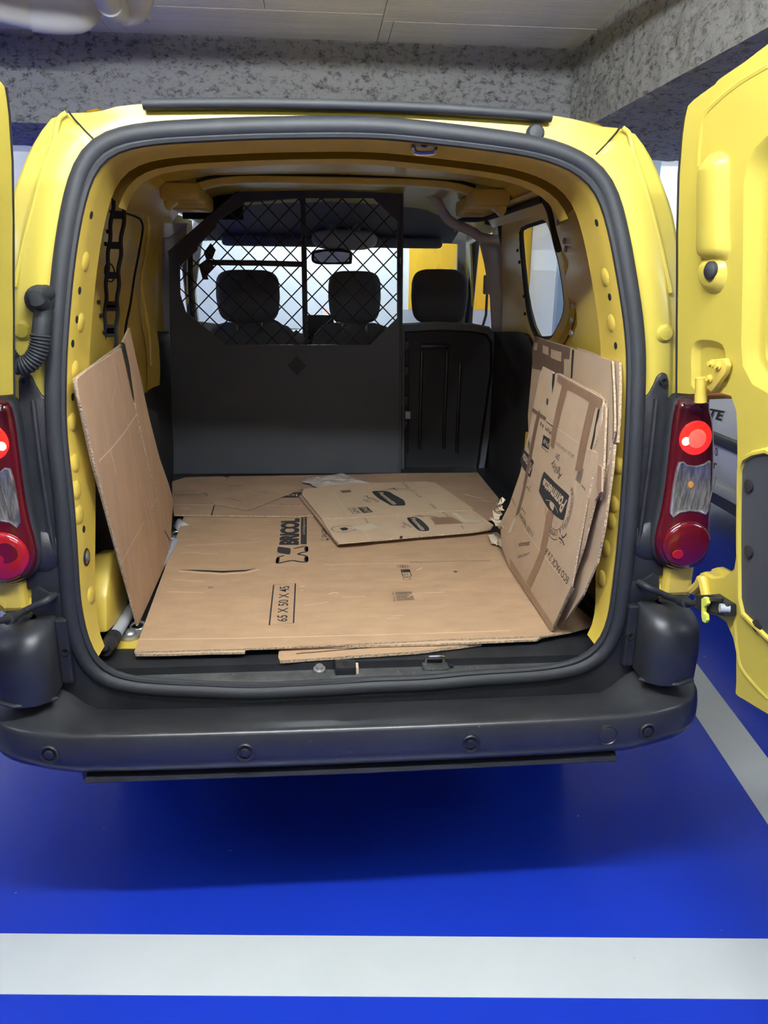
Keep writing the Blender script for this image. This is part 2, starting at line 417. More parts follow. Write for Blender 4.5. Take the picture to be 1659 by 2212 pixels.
# ceiling: a slab and the sheets of the formwork it was cast against, each with its joint
ceiling = box('ceiling', (-9, -7.5, ZC + .012), (10, 8.2, ZC + .15), board_ceiling, kind='structure')
xs = [-4.6, -3.4, -2.2, -1.0, .215, 1.175]
ys = [(-1.4, .1), (.1, 1.6), (1.6, 2.47)]
for i in range(5):
    for j, (y0, y1) in enumerate(ys):
        sh = .0 if i != 4 else (.62 if j == 2 else .35)
        if i == 4 and j == 2:
            box('panel', (xs[i] + .002, y0 + .002, ZC), (xs[i + 1], 2.142, ZC + .03), board_ceiling, ceiling)
            box('panel', (xs[i] + .052, 2.146, ZC - .001), (xs[i + 1], y1, ZC + .03), board_ceiling, ceiling)
            box('panel', (xs[i] + .002, 2.146, ZC - .0005), (xs[i] + .049, y1, ZC + .03), board_ceiling, ceiling)
        elif i == 3 and j == 2:
            box('panel', (xs[i] + .002, y0 + .002, ZC), (-.28, 2.055, ZC + .03), board_ceiling, ceiling)
            box('panel', (-.277, y0 + .002, ZC), (xs[i + 1] - .002, 2.055, ZC + .03), board_ceiling, ceiling)
            box('panel', (xs[i] + .002, 2.058, ZC - .0006), (xs[i + 1] - .002, y1, ZC + .03), board_ceiling, ceiling)
        else:
            box('panel', (xs[i] + .002, y0 + .002, ZC), (xs[i + 1] - .002, y1 - .002, ZC + .03), board_ceiling, ceiling)
# walls
WY = 6.4
wall_back = box('wall_back', (-9, WY, 0), (10, WY + .2, ZC + .05), pale_wall, kind='structure')
box('painted_panel', (.83, WY - .012, 1.22), (2.06, WY + .02, ZC - .02), yellow_wall, wall_back)
box('painted_panel', (.72, WY - .01, 0), (2.06, WY + .02, 1.22), grey_wall, wall_back)
box('painted_panel', (1.45, WY - .016, .75), (2.05, WY + .02, 1.02), yellow_wall, wall_back)
box('wall_left', (-7.2, -7.5, 0), (-7.0, 8.2, ZC + .05), bare_wall, kind='structure')
box('wall_right', (8.4, -7.5, 0), (8.6, 8.2, ZC + .05), bare_wall, kind='structure')
box('wall_front', (-9, -7.2, 0), (10, -7.0, ZC + .05), bare_wall, kind='structure')
pc = empty('concrete_column', (2.45, 5.75, 0), 'pale blue square concrete column seen through the side window of the yellow van', 'column')
box('shaft', (2.08, 5.45, 0), (2.92, 6.38, ZC), blue_wall, pc)
box('lit_face_sheet', (2.06, 5.47, 0), (2.085, 6.36, ZC - .01), pale_wall, pc)  # paler sheet, stands for the lit side of the column

# white pipes under the ceiling
def P6(name, label, runs):
    t = empty(name, runs[0][1][0], label, 'pipe', 'white pipes under the ceiling')
    for nm, path, r in runs: tube(nm, path, r, pipe_white, t, seg=20)
    return t
A_ = [(-1.447,1.669,2.49),(-1.224,1.712,2.49),(-1.141,1.785,2.49),(-1.039,1.806,2.49)]
P6('drain_pipe', 'white pipe with a socket joint and an elbow under the ceiling, the left one', [
    ('pipe_run', A_[:3], .062), ('elbow', smooth_path(A_[2:] + [(A_[3][0] + .075, A_[3][1] + .02, 2.515), (A_[3][0] + .10, A_[3][1] + .03, 2.62)], 6), .068)])
B_ = [(-0.802,1.327,2.5),(-0.8214,1.669,2.5),(-0.82,1.73,2.5),(-0.8026,1.813,2.5)]
P6('drain_pipe.001', 'white ribbed conduit with a scalloped collar beside the longer drain pipe', [
    ('pipe_run', B_[:2], .045), ('socket', B_[1:3], .052), ('elbow', smooth_path([B_[2], B_[3], (B_[3][0] + .055, B_[3][1] - .015, 2.515), (B_[3][0] + .09, B_[3][1] - .05, 2.56)], 6), .043)])
K_ = [(-0.7968,1.941,2.56),(-0.7325,1.917,2.56)]
t = empty('sealing_collar', K_[0], 'torn white foam plug round the conduit end at the ceiling', 'seal')
V, F = ringvf(K_[0], (.95, .2, .1), [(.001, 0), (.05, 0), (.055, .06), (.001, .065)], 14); build('plug', V, F, pipe_white, t, smooth=True)
V, F = merge(*[ringvf(Vector(K_[1]) + Vector((random.uniform(-.01, .015), random.uniform(-.01, .01), -.045 + .018 * k)), (1, .2, random.uniform(-.5, .5)), [(.001, -.012), (.014, -.004), (.013, .008), (.001, .014)], 7) for k in range(6)])
build('foam_scraps', V, F, pipe_white, t, smooth=True)
t = empty('water_pipe', (-3.5, .55, 2.44), 'slim white pipe running across under the ceiling above the van roof', 'pipe')
tube('pipe_run', [(-5.5, .62, 2.445), (1.16, .42, 2.445)], .026, pipe_white, t, seg=12)
for x in (-3., -1.5, 0., 1.): box('hanger', (x - .01, .43 - .03 * x, 2.47), (x + .01, .45 - .03 * x, ZC), pipe_white, t)

# strip lights: the first lights the open van, the rest are added unseen fill
def tube_light(x, y, z, l, ang, label, glow=tube_glow):
    t = empty('strip_light', (x, y, z), label, 'lamp', 'strip lights in the garage', rot=ang)
    def loc(v): return [tuple(parent_matrix(t) @ Vector(p)) for p in v]
    v, f = boxvf((-l / 2 - .04, -.03, .03), (l / 2 + .04, .03, .065)); build('housing', loc(v), f, lamp_body, t, bevel=.008)
    for s in (-1, 1):
        v, f = boxvf((s * l / 2 - .02, -.03, -.025), (s * l / 2 + .02, .03, .035)); build('end_cap', loc(v), f, lamp_body, t)
        v, f = boxvf((s * l / 3 - .006, -.006, .07), (s * l / 3 + .006, .006, ZC - z + .004)); build('hanger', loc(v), f, lamp_body, t)
    v, f = tubevf([(-l / 2, 0, 0), (l / 2, 0, 0)], .02, 8); build('tube', loc(v), f, glow, t, smooth=True)
tube_light(-.08, -.94, 2.37, 1.5, -.06, 'strip light hung from the ceiling just behind the open van')
tube_light(-3.1, -.80, 2.37, 1.5, -.06, 'added unseen fill light over the neighbouring bay on the left', tube_dim)  # added to brighten the ceiling and the beam
tube_light(.1, -3.3, 2.37, 1.5, -.06, 'added unseen fill light over the aisle behind the camera', tube_dim)  # added fill to lift the ceiling and the load bay
tube_light(2.7, -1.1, 2.10, 1.5, -.06, 'added unseen fill light under the beam on the right', tube_dim)  # added to brighten the floor line on the right
tube_light(.0, 5.3, 2.46, 1.5, 0, 'added unseen light for the back wall, in front of the van nose', tube_far)  # added so the wall beyond the windscreen comes out bright
tube_light(4.3, 4.9, 2.46, 1.5, 0, 'added unseen light beyond the white van', tube_far)  # added out of view to light the far end
tube_light(-4.4, 5.3, 2.46, 1.5, 0, 'added unseen light beyond the bay on the left', tube_far)  # one more added tube for the far end

# ------------------------------------------------------------------ the yellow van
van = empty('delivery_van', (0, 0, 0), 'yellow delivery van with both rear doors open and cardboard in the load bay', 'van')
sealR = [(-0.008934,0,0.6135),(-0.1411,0,0.6109),(-0.2393,0,0.6084),(-0.2932,0,0.6128),(-0.4001,0,0.6217),(-0.4867,0,0.6298),(-0.5614,0,0.6434),(-0.599,1.77e-05,0.6652),(-0.6202,0.0001437,0.6932),(-0.6316,0.0008358,0.7542),(-0.6402,0.002234,0.8204),(-0.6351,0.007253,0.9571),(-0.6324,0.01438,1.082),(-0.634,0.02026,1.163),(-0.636,0.02583,1.229),(-0.6312,0.03252,1.3),(-0.6242,0.04057,1.376),(-0.6137,0.04979,1.455),(-0.5971,0.06379,1.561),(-0.5862,0.07159,1.615),(-0.5724,0.08102,1.676),(-0.5492,0.09274,1.748),(-0.5329,0.0985,1.782),(-0.4971,0.1031,1.808),(-0.4577,0.1047,1.816),(-0.4072,0.1061,1.825),(-0.3206,0.1073,1.831),(-0.2371,0.1083,1.837),(-0.153,0.1092,1.841),(-0.03983,0.1098,1.845),(0.06501,0.11,1.846),(0.1613,0.1088,1.839),(0.2587,0.1072,1.831),(0.3571,0.1055,1.821),(0.4319,0.1032,1.808),(0.4824,0.09967,1.788),(0.5286,0.09489,1.761),(0.5506,0.08719,1.715),(0.5717,0.07682,1.649),(0.6002,0.05962,1.53),(0.6158,0.05015,1.457),(0.625,0.04249,1.393),(0.6293,0.03224,1.297),(0.6326,0.01937,1.152),(0.6341,0.007414,0.9605),(0.6316,0.003122,0.8515),(0.6298,0.001191,0.7744),(0.6169,0.0002357,0.7054),(0.5873,1.797e-05,0.6653),(0.5441,0,0.6441),(0.445,0,0.6299),(0.273,0,0.6246),(0.1718,0,0.6157),(0.03653,0,0.6169)]
seal = resample(smooth_path(sealR, 6, True), 160, True)
for _ in range(4): seal = [(seal[i - 1] + seal[i] * 2 + seal[(i + 1) % 160]) / 4 for i in range(160)]
CEN = Vector((0, 0, 1.25))
tube('door_seal', seal, .0235, rubber, van, seg=14, closed=True, ry=.020, up=(0, 1, 0))
tube('seal_lip', [CEN + (p - CEN) * .972 + Vector((0, -.006, 0)) for p in seal], .0085, rubber, van, seg=8, closed=True)
HALF = [(0, 1.897), (.2, 1.893), (.425, 1.884), (.50, 1.874), (.508, 1.866), (.575, 1.862), (.592, 1.864), (.618, 1.845), (.656, 1.790), (.698, 1.700), (.722, 1.61), (.742, 1.48), (.752, 1.34), (.75, 1.0), (.75, .62), (.70, .585), (.6, .57), (0, .56)]
OUT = [Vector((x, 0, z)) for x, z in HALF] + [Vector((-x, 0, z)) for x, z in HALF[-2:0:-1]]
def hit(d):
    """outline point in direction d from the middle of the opening"""
    best = None
    for a, b in zip(OUT, OUT[1:] + OUT[:1]):
        e = b - a; den = d.x * e.z - d.z * e.x
        if abs(den) < 1e-9: continue
        ac = a - Vector((0, 0, 1.25)); t = (ac.x * e.z - ac.z * e.x) / den; s = (ac.x * d.z - ac.z * d.x) / den
        if t > 0 and -1e-6 <= s <= 1 + 1e-6 and (best is None or t < best): best = t
    return Vector((0, 0, 1.25)) + d * best
out_loop = [hit(Vector((p.x, 0, p.z - 1.25))) for p in seal]
def side_w(p):   # 1 on the pillars, 0 along the top
    return max(0., min(1., (abs(p.x) - .50) / .08)) * max(0., min(1., (p.z - 1.15) / .1))
LOOPS = []
for fr, dy in ((-.10, .006), (.30, 0), (.60, 0), (.66, .006), (.72, .013), (.90, .014), (.97, .020), (1., .032)):
    L = []
    for p, q in zip(seal, out_loop):
        r = Vector((p.x, 0, p.z)).lerp(q, fr); w = side_w(q); L.append(Vector((r.x, ryz(r.z) + dy * (w if fr < .95 else 1), r.z)))
    LOOPS.append(L)
# continue round the corner into the body sides, roof and underside
def body(y, p):
    x, z = p.x, p.z; k = min(1, y / .6)
    if z > 1.0: x *= 1 + .045 * k * k * min(1, (z - 1.0) * 3)
    elif abs(x) > .7: x *= 1 + .06 * k
    if z > 1.6: z = z + .0 * k * k * min(1, (z - 1.6) * 5)
    if z < .7: z = .36 if y > .3 else .5
    return Vector((x, y, z))
for y in (.05, .16, .32, .52): LOOPS.append([body(y + ryz(q.z), q) for q in out_loop])
V, F = loftvf(LOOPS); build('rear_frame', V, F, yellow, van, smooth=True)
# roof and sides as separate panels running forward
BY = (.60, .8, 1.3, 2.0, 2.7, 3.0)
roofL = [q for q in out_loop if q.z > 1.80]; roofL.sort(key=lambda q: q.x)
V, F = loftvf([[body(y, q) + (Vector((0, 0, -.04 * max(0, y - 2.4))) ) for q in roofL] for y in BY], closed=False)
build('roof_panel', V, F, yellow, van, smooth=True)
def outer_side(s):
    def to3(y, z, w):
        x = .815 if z < 1.2 else .815 - .07 * ((z - 1.2) / .6) ** 1.6
        return (s * (x + .012 - w), y, z)
    holes = [[(2.15, 1.30), (2.95, 1.28), (2.80, 1.72), (2.2, 1.76)]]
    if s > 0: holes.append([(1.35 + (p[1] - 1.35) * 1.12 + (.22 if p[1] > 1.35 else .03), 1.55 + (p[2] - 1.55) * 1.15) for p in SIDE_WIN])
    out = [(.56, .70), (.56, 1.74), (1.0, 1.82), (2.8, 1.82), (3.05, 1.60), (3.35, 1.25), (4.0, 1.08), (4.1, .40), (3.75, .36), (3.7, .6), (3.45, .7), (3.2, .6), (3.15, .36), (1.15, .36), (1.1, .6), (.85, .7), (.62, .62)]
    v, f = platevf(out, .012, to3, holes, [((0, z), (0, 1)) for z in (1.2, 1.35, 1.5, 1.65)])
    return build('side_panel', v, f, yellow, van)
SIDE_WIN = [(0.76,1.642,1.725),(0.76,1.602,1.742),(0.76,1.519,1.748),(0.76,1.279,1.753),(0.76,1.236,1.744),(0.76,1.201,1.72),(0.76,1.137,1.662),(0.76,1.075,1.609),(0.76,1.017,1.544),(0.76,0.9765,1.485),(0.76,0.9675,1.451),(0.76,1.001,1.406),(0.76,1.084,1.351),(0.76,1.149,1.34),(0.76,1.281,1.333),(0.76,1.375,1.37),(0.76,1.454,1.436),(0.76,1.551,1.567)]
outer_side(1); outer_side(-1)
box('bonnet', (-.74, 3.25, .45), (.74, 4.15, 1.06), yellow, van, bevel=.12, bseg=4)
box('underbody', (-.70, .12, .30), (.70, 4.0, .52), black_pl, van)
for x in (-.70, .70):
    for y in (.87, 3.45):
        V, F = ringvf((x - .09 * (1 if x > 0 else -1) * 0 - .085, y, .30), (1, 0, 0), [(.001, 0), (.19, 0), (.27, .01), (.30, .035), (.30, .135), (.27, .16), (.19, .17), (.001, .17)], 28)
        w = build('wheel', V, F, rubber, van, smooth=True)
        lathe('hub_cap', (x + (.086 if x > 0 else -.094), y, .30), (1, 0, 0), [(.001, 0), (.17, 0), (.16, .006), (.05, .010), (.001, .010)], steel, w)
lowq = [i for i in range(160) if seal[i].z < .80]
kk = next(i for i in range(160) if seal[i].z >= .80 and seal[(i + 1) % 160].z < .80)
seq = [(kk + 1 + i) % 160 for i in range(len(lowq))]
V, F = loftvf([[Vector((seal[i].x, -.004, seal[i].z)) for i in seq], [Vector((seal[i].x * 1.02, -.012, seal[i].z - .018)) for i in seq], [Vector((seal[i].x * 1.03, -.010, max(seal[i].z - .03, .57) if abs(seal[i].x) < .6 else seal[i].z - .03)) for i in seq], [Vector((max(-.70, min(.70, seal[i].x * 1.10)), -.006, seal[i].z - .075)) for i in seq]], closed=False)
build('sill_cover', V, F, black_pl, van, smooth=True)
# pillar details: seams and embossings (both sides)
for s in (1, -1):
    def MS(pts): return pts if s > 0 else mirror(pts)
    tube('panel_seam', MS([(0.567,0.1136,1.86),(0.5564,0.111,1.846),(0.5369,0.1073,1.825),(0.5145,0.1032,1.803)]), .0022, dark_void, van, seg=6)
    tube('pillar_bead', smooth_path(MS([(0.5723,0.1162,1.858),(0.5879,0.1139,1.845),(0.5973,0.1073,1.809),(0.604,0.1044,1.792),(0.6244,0.09612,1.744),(0.6493,0.08441,1.672),(0.673,0.07306,1.598),(0.6952,0.0628,1.524)]), 4), .005, yellow, van, seg=8)
    c = MS([(0.5622,0.1052,1.797)])[0]
    V, F = ringvf(c, (s * .03, -1, .12), [(.036, -.004), (.036, .0006), (.032, .0026), (.001, .0026)], 28); build('emboss', V, F, yellow, van, smooth=True)
    c = MS([(0.6847,0.04381,1.438)])[0]
    V, F = ringvf(c, (0, -1, 0), [(.020, -.012), (.020, 0), (.014, .007), (.001, .009)], 18); build('plug', V, F, yellow, van, smooth=True)
# black strip and brake light bar along the roof edge
TS = resample(smooth_path([(-0.4174,0.1,1.874),(-0.2893,0.1,1.879),(-0.1513,0.1,1.882),(-0.002167,0.1,1.883),(0.1303,0.1,1.882),(0.2744,0.1,1.878),(0.4122,0.1,1.872)], 4), 24)
tube('roof_strip', TS, .0105, rubber, van, seg=12, ry=.012, up=(0, 0, 1))
tube('roof_strip_lip', [p + Vector((0, .022, .004)) for p in TS], .011, black_pl, van, seg=8)
PL_ = [(0.3814,0.1051,1.841)][0]
lathe('rubber_bump', PL_, (0, -1, .1), [(.019, -.01), (.019, .004), (.014, .010), (.001, .012)], rubber, van)

# ---- door jamb: the yellow inner flange with its holes, dimples and latch
def jamb_pt(p, f, dy):
    lowk = max(0., min(1., (.80 - p.z) / .12))
    if f < .97: f += (.972 - f) * lowk
    if f > 1.05: f = 1.12 - .10 * lowk
    if dy > .045: dy = .045 + (dy - .045) * max(.12, min(1., (p.z - .62) / .45))
    d = Vector((p.x, 0, p.z - 1.25)); r = Vector((0, 0, 1.25)) + d * f; return Vector((r.x, ryz(r.z) + dy, r.z))
keep = [p for p in seal if p.z > .66]
i0 = min(range(len(seal)), key=lambda i: (seal[i].z > .66, -seal[i].x if seal[i].z <= .66 else 9))
order = seal[:]
k0 = next(i for i in range(160) if order[i].z <= .66 and order[(i + 1) % 160].z > .66)
order = order[k0 + 1:] + order[:k0 + 1]; keep = [p for p in order if p.z > .672]
JL = [[jamb_pt(p, f, dy) for p in keep] for f, dy in ((.985, .012), (.966, .010), (.961, .02), (.958, .05), (.956, .075), (.953, .135), (.952, .142), (1.12, .150))]
V, F = loftvf(JL, closed=False); jamb = build('door_jamb', V, F, yellow_in, van, smooth=True)
from mathutils.bvhtree import BVHTree
jb = bmesh.new(); jb.from_mesh(jamb.data); JT = BVHTree.FromBMesh(jb)
def on_jamb(s, q):
    e = Vector((-.0745, -1.633, 1.555)); h, n, _, _ = JT.ray_cast(e, (Vector(q) - e).normalized())
    if h is None: return None
    if n.x * s > 0: n = -n
    return h, n
for s, lst in ((-1, [(-0.585,0.2739,1.677),(-0.585,0.2053,1.588),(-0.585,0.1274,1.516),(-0.585,0.0868,1.458),(-0.585,0.04135,1.412),(-0.585,0.03149,1.358),(-0.585,0.003765,1.307),(-0.585,-0.01866,1.026)]), (1, [(0.585,0.2637,1.678),(0.585,0.1668,1.558),(0.585,0.1337,1.512),(0.585,0.1059,1.462),(0.585,0.06885,1.409)])):
    for q in lst:
        r = on_jamb(s, q)
        if r:
            V, F = ringvf(r[0], r[1], [(.0085, -.004), (.0085, .0006), (.001, .0008)], 10); build('flange_hole', V, F, dark_void, jamb)
for s, lst in ((-1, [(-0.588,0.2046,1.576),(-0.588,0.124,1.449),(-0.588,0.05054,1.356),(-0.588,-0.004617,1.256),(-0.588,-0.0157,1.171),(-0.588,-0.02297,1.115),(-0.588,-0.02602,1.061),(-0.588,-0.00823,0.8687)]), (1, [(0.588,0.1829,1.554),(0.588,0.1179,1.455),(0.588,-0.003585,1.152),(0.588,-0.005513,1.061),(0.588,-0.001739,1.021),(0.588,0.01158,0.9484),(0.588,0.02116,0.8688)])):
    for q in lst:
        r = on_jamb(s, q)
        if r:
            V, F = ringvf(r[0], r[1], [(.025, -.003), (.020, .0012), (.014, .0036), (.007, .0046), (.001, .0048)], 18); build('dimple', V, F, yellow_in, jamb, smooth=True)
q = on_jamb(-1, [(-0.61,0.05834,0.9342)][0])[0]
lathe('latch_hole', q, (1, 0, 0), [(.021, -.01), (.021, .001), (.017, .003), (.017, -.004), (.001, -.004)], black_pl, jamb)
lathe('latch_bolt', q, (1, 0, 0), [(.009, -.006), (.009, .004), (.001, .005)], steel, jamb)
# striker loop under the top of the opening
q = [(0.1282,0.1275,1.821),(0.1752,0.1277,1.822),(0.1517,0.1279,1.823),(0.1291,0.125,1.807),(0.1743,0.1249,1.807)]
st = build('upper_striker', *boxvf((q[0][0] - .003, q[0][1] + .004, q[0][2] - .007), (q[1][0] + .003, q[1][1] + .02, q[1][2] + .012)), steel, van, bevel=.003)
tube('striker_loop', smooth_path([q[0], q[3], (q[3][0] + .008, q[3][1], q[3][2] - .006), (q[4][0] - .008, q[4][1], q[4][2] - .005), q[4], q[1]], 4), .0058, chrome, st, seg=8)
lathe('striker_stop', q[2], (0, -1, -.3), [(.010, -.02), (.010, .004), (.001, .006)], rubber, st)

# ---- inside of the load bay
def wallx(y, z): return .775 if z < 1.35 else .775 - .04 * ((z - 1.35) / .5) ** 1.5
def inner_side(s):
    holes = [[(p[1], p[2]) for p in SIDE_WIN]] if s > 0 else []
    out = [(.20, .62), (1.94, .62), (1.94, 1.86), (1.2, 1.87), (.75, 1.84), (.5, 1.75), (.24, 1.45), (.20, 1.30)]
    v, f = platevf(out, .006, lambda y, z, w: (s * (wallx(y, z) + w - .012), y, z), holes, [((0, z), (0, 1)) for z in (1.35, 1.45, 1.55, 1.65, 1.75)])
    return build('inner_wall', v, f, yellow_in, van, smooth=False)
iw_r = inner_side(1); iw_l = inner_side(-1)
# roof lining: bare yellow roof skin, header and cross member
V, F = loftvf([[(x, .285, 1.845 - .09 * (abs(x) / .62) ** 4) for x in [-.62 + 1.24 * i / 20 for i in range(21)]],
               [(x, .30, 1.902 - .06 * (abs(x) / .62) ** 4) for x in [-.66 + 1.32 * i / 20 for i in range(21)]],
               [(x, 1.3, 1.915 - .05 * (abs(x) / .68) ** 4) for x in [-.69 + 1.38 * i / 20 for i in range(21)]],
               [(x, 2.02, 1.915 - .05 * (abs(x) / .68) ** 4) for x in [-.69 + 1.38 * i / 20 for i in range(21)]]], closed=False)
build('roof_inside', V, F, yellow_in, van, smooth=True)
V, F = loftvf([[jamb_pt(p, .932, .165) for p in keep if p.z > 1.70], [jamb_pt(p, .925, .22) for p in keep if p.z > 1.70], [jamb_pt(p, .935, .225) for p in keep if p.z > 1.70], [jamb_pt(p, 1.03, .23) for p in keep if p.z > 1.70]], closed=False)
build('roof_header', V, F, yellow_in, van, smooth=True)
V, F = loftvf([[(x, y, z - .10 * (abs(x) / .62) ** 6) for x in [-.62 + 1.24 * i / 24 for i in range(25)]] for y, z in ((1.36, 1.93), (1.36, 1.885), (1.40, 1.872), (1.47, 1.872), (1.50, 1.885), (1.50, 1.93))], closed=False)
build('roof_crossbow', V, F, yellow_in, van, smooth=True)
tube('crossbow_gap', [(x, 1.352, 1.893 - .10 * (abs(x) / .62) ** 6) for x in [-.50 + 1. * i / 20 for i in range(21)]], .0055, dark_void, van, seg=6)
for s in (-1, 1):
    # corner gussets, cant rail and the reinforcing inner skin beside the pillar
    V, F = loftvf([[(s * (.70 - .16 * t), y, 1.76 + .13 * math.sin(t * 1.5)) for t in [i / 8 for i in range(9)]] for y in (.24, .6, 1.0, 1.4, 1.8, 1.95)], closed=False)
    build('cant_rail', V, F, yellow_in, van, smooth=True)
    box('corner_bracket', (s * .60 - .075, 1.72, 1.80), (s * .60 + .085, 1.93, 1.865), yellow_in, van, bevel=.015)
    box('crossbow_foot', (s * .56 - .07, 1.34, 1.80), (s * .56 + .07, 1.5, 1.86), yellow_in, van, bevel=.012)
rein = [(-0.7,0.7409,1.833),(-0.7,0.8997,1.871),(-0.7,1.113,1.889),(-0.7,1.257,1.879),(-0.7,1.096,1.844),(-0.7,0.9831,1.821),(-0.7,0.9421,1.769),(-0.7,0.8821,1.695),(-0.7,0.8293,1.636),(-0.7,0.7781,1.608),(-0.7,0.8442,1.591),(-0.7,0.6892,1.511),(-0.7,0.724,1.5),(-0.7,0.7097,1.461),(-0.7,0.7268,1.385),(-0.7,0.7641,1.285),(-0.7,0.5553,1.258),(-0.7,0.4446,1.309)]
slab('reinforcement', rein, .01, yellow_in, van, toward=(0, .5, 1.4), bevel=.004)
for q in [(-0.694,0.844,1.669),(-0.694,0.8099,1.633),(-0.694,0.6765,1.473),(-0.694,0.6872,1.435),(-0.694,0.7047,1.387)]:
    V, F = ringvf(q, (1, 0, 0), [(.006, -.004), (.006, .003), (.001, .003)], 8); build('screw_hole', V, F, dark_void, van)
rein = [(0.7,1.133,1.859),(0.7,0.95,1.853),(0.7,0.7809,1.816),(0.7,0.6592,1.742),(0.7,0.5647,1.603),(0.7,0.4472,1.434),(0.7,0.3714,1.343),(0.7,0.5608,1.297),(0.7,0.7428,1.367),(0.7,0.6937,1.419),(0.7,0.7208,1.472),(0.7,0.8092,1.497),(0.7,0.8474,1.552),(0.7,0.8223,1.6),(0.7,0.912,1.651),(0.7,0.9606,1.723),(0.7,0.9394,1.757),(0.7,1.037,1.799)]
slab('reinforcement', rein, .01, yellow_in, van, toward=(0, .5, 1.4), bevel=.004)
for q in [(0.694,0.975,1.758),(0.694,0.9555,1.721),(0.694,0.8662,1.662),(0.694,0.8457,1.638),(0.694,0.7237,1.469),(0.694,0.7308,1.428),(0.694,0.7253,1.39)]:
    V, F = ringvf(q, (-1, 0, 0), [(.010, -.004), (.010, .002), (.006, .003), (.001, -.001)], 10); build('screw_hole', V, F, steel, van)
tube('rear_window_gasket', smooth_path([(0.705,0.6842,1.722),(0.705,0.6653,1.68),(0.705,0.6095,1.603),(0.705,0.5591,1.528),(0.705,0.5098,1.455),(0.705,0.4723,1.41)], 4), .008, rubber, van, seg=8)
tube('panel_seam', smooth_path([(-0.728,0.9411,1.732),(-0.728,1.197,1.746),(-0.728,1.426,1.745),(-0.728,1.49,1.73),(-0.728,1.487,1.701),(-0.728,1.394,1.62),(-0.728,1.289,1.536),(-0.728,1.191,1.444),(-0.728,1.105,1.378),(-0.728,1.05,1.299)], 5), .0042, dark_void, van, seg=6)
tube('panel_bead', smooth_path([(-0.735,1.624,1.758),(-0.735,1.643,1.717),(-0.735,1.55,1.628),(-0.735,1.441,1.535),(-0.735,1.451,1.434),(-0.735,1.495,1.328),(-0.735,1.474,1.206)], 5), .006, yellow_in, van, seg=8)
IP = [Vector(p) for p in resample(smooth_path([(-0.735,1.878,1.775),(-0.735,1.856,1.719),(-0.735,1.764,1.607),(-0.735,1.626,1.464),(-0.735,1.619,1.374),(-0.735,1.667,1.278),(-0.735,1.653,1.167),(-0.735,1.621,1.11)], 4), 16)]
V, F = loftvf([[p + Vector((-.03, .02, 0)) for p in IP], [p + Vector((-.004, .01, 0)) for p in IP], IP, [p + Vector((-.025, -.13, 0)) for p in IP]], closed=False)
build('inner_pillar', V, F, yellow_in, van, smooth=True)
# side window
slab('side_window', [(p[0] + .004, p[1], p[2]) for p in SIDE_WIN], .004, glass_clear, van, toward=(0, .5, 1.5))
tube('window_gasket', resample(smooth_path([(.752, p[1], p[2]) for p in SIDE_WIN], 4, True), 60, True), .011, rubber, van, seg=8, closed=True)
V, F = loftvf([[Vector((.742, p[1], p[2])) for p in SIDE_WIN], [Vector((.742, 1.35 + (p[1] - 1.35) * 1.16, 1.55 + (p[2] - 1.55) * 1.16)) for p in SIDE_WIN], [Vector((.758, 1.35 + (p[1] - 1.35) * 1.20, 1.55 + (p[2] - 1.55) * 1.20)) for p in SIDE_WIN]])
build('window_surround', V, F, yellow_in, van, smooth=True)
for q in [(0.738,1.636,1.656),(0.738,1.594,1.61),(0.738,1.487,1.479),(0.738,1.456,1.413),(0.738,1.655,1.79),(0.738,1.504,1.797),(0.738,1.322,1.799)]:
    V, F = ringvf(q, (-1, 0, 0), [(.006, -.004), (.006, .002), (.001, .002)], 8); build('screw_hole', V, F, dark_void, van)
RL = [(0.655,1.01,1.821),(0.655,1.325,1.82),(0.655,1.584,1.819),(0.655,1.846,1.821),(0.655,2.156,1.831),(0.655,2.67,1.865)]
tube('sliding_door_rail', resample(smooth_path(RL, 4), 24), .013, yellow_in, van, seg=8, ry=.024, up=(0, 0, 1))
tube('rail_groove', [p + Vector((.0, -.004, -.026)) for p in resample(smooth_path(RL, 4), 24)], .011, dark_void, van, seg=8)
tube('rail_seal', smooth_path([(0.66,1.048,1.814),(0.66,0.9366,1.756),(0.66,0.869,1.69),(0.66,0.8008,1.633)], 4), .010, rubber, van, seg=8)
# black trim low on the walls, grey trim and black posts by the partition
slab('lower_trim', [(-0.752,1.788,1.315),(-0.752,1.716,1.101),(-0.752,1.456,1.1),(-0.752,0.6562,1.144),(-0.752,0.5729,1.165),(-0.752,0.3461,0.7674),(-0.752,0.7763,0.5103),(-0.752,1.813,0.5377),(-0.752,1.868,0.677),(-0.752,2.109,1.292)], .02, black_pl, van, toward=(0, .5, 1.4))
slab('lower_trim', [(0.745,2.07,1.302),(0.745,1.639,1.332),(0.745,1.486,1.335),(0.745,1.397,1.324),(0.745,1.31,1.279),(0.745,0.612,0.8291),(0.745,0.7644,0.6818),(0.745,1.666,0.5649),(0.745,2.138,0.5737)], .02, black_pl, van, toward=(0, .5, 1.4))
v, f = platevf([(.16, .64), (1.25, .64), (1.25, 1.06), (.9, 1.16), (.16, 1.16)], .02, lambda y, z, w: (-.672 + w * -1, y, z)); build('wheel_arch_trim', v, f, black_pl, van, bevel=.006)
V = []; F = []
v, f = platevf([(.16, .64), (1.25, .64), (1.25, .98), (.9, 1.05), (.16, 1.05)], .02, lambda y, z, w: (.715 + w, y, z)); build('wheel_arch_trim', v, f, yellow_in, van, bevel=.006)
slab('lower_wall_yellow', [(-0.606,0.1431,0.7012),(-0.606,0.1661,0.788),(-0.606,0.2505,0.8712),(-0.606,0.3352,0.853),(-0.606,0.4448,0.7437),(-0.606,0.3178,0.668)], .05, yellow_in, van, toward=(0, .3, 1.4), bevel=.01)
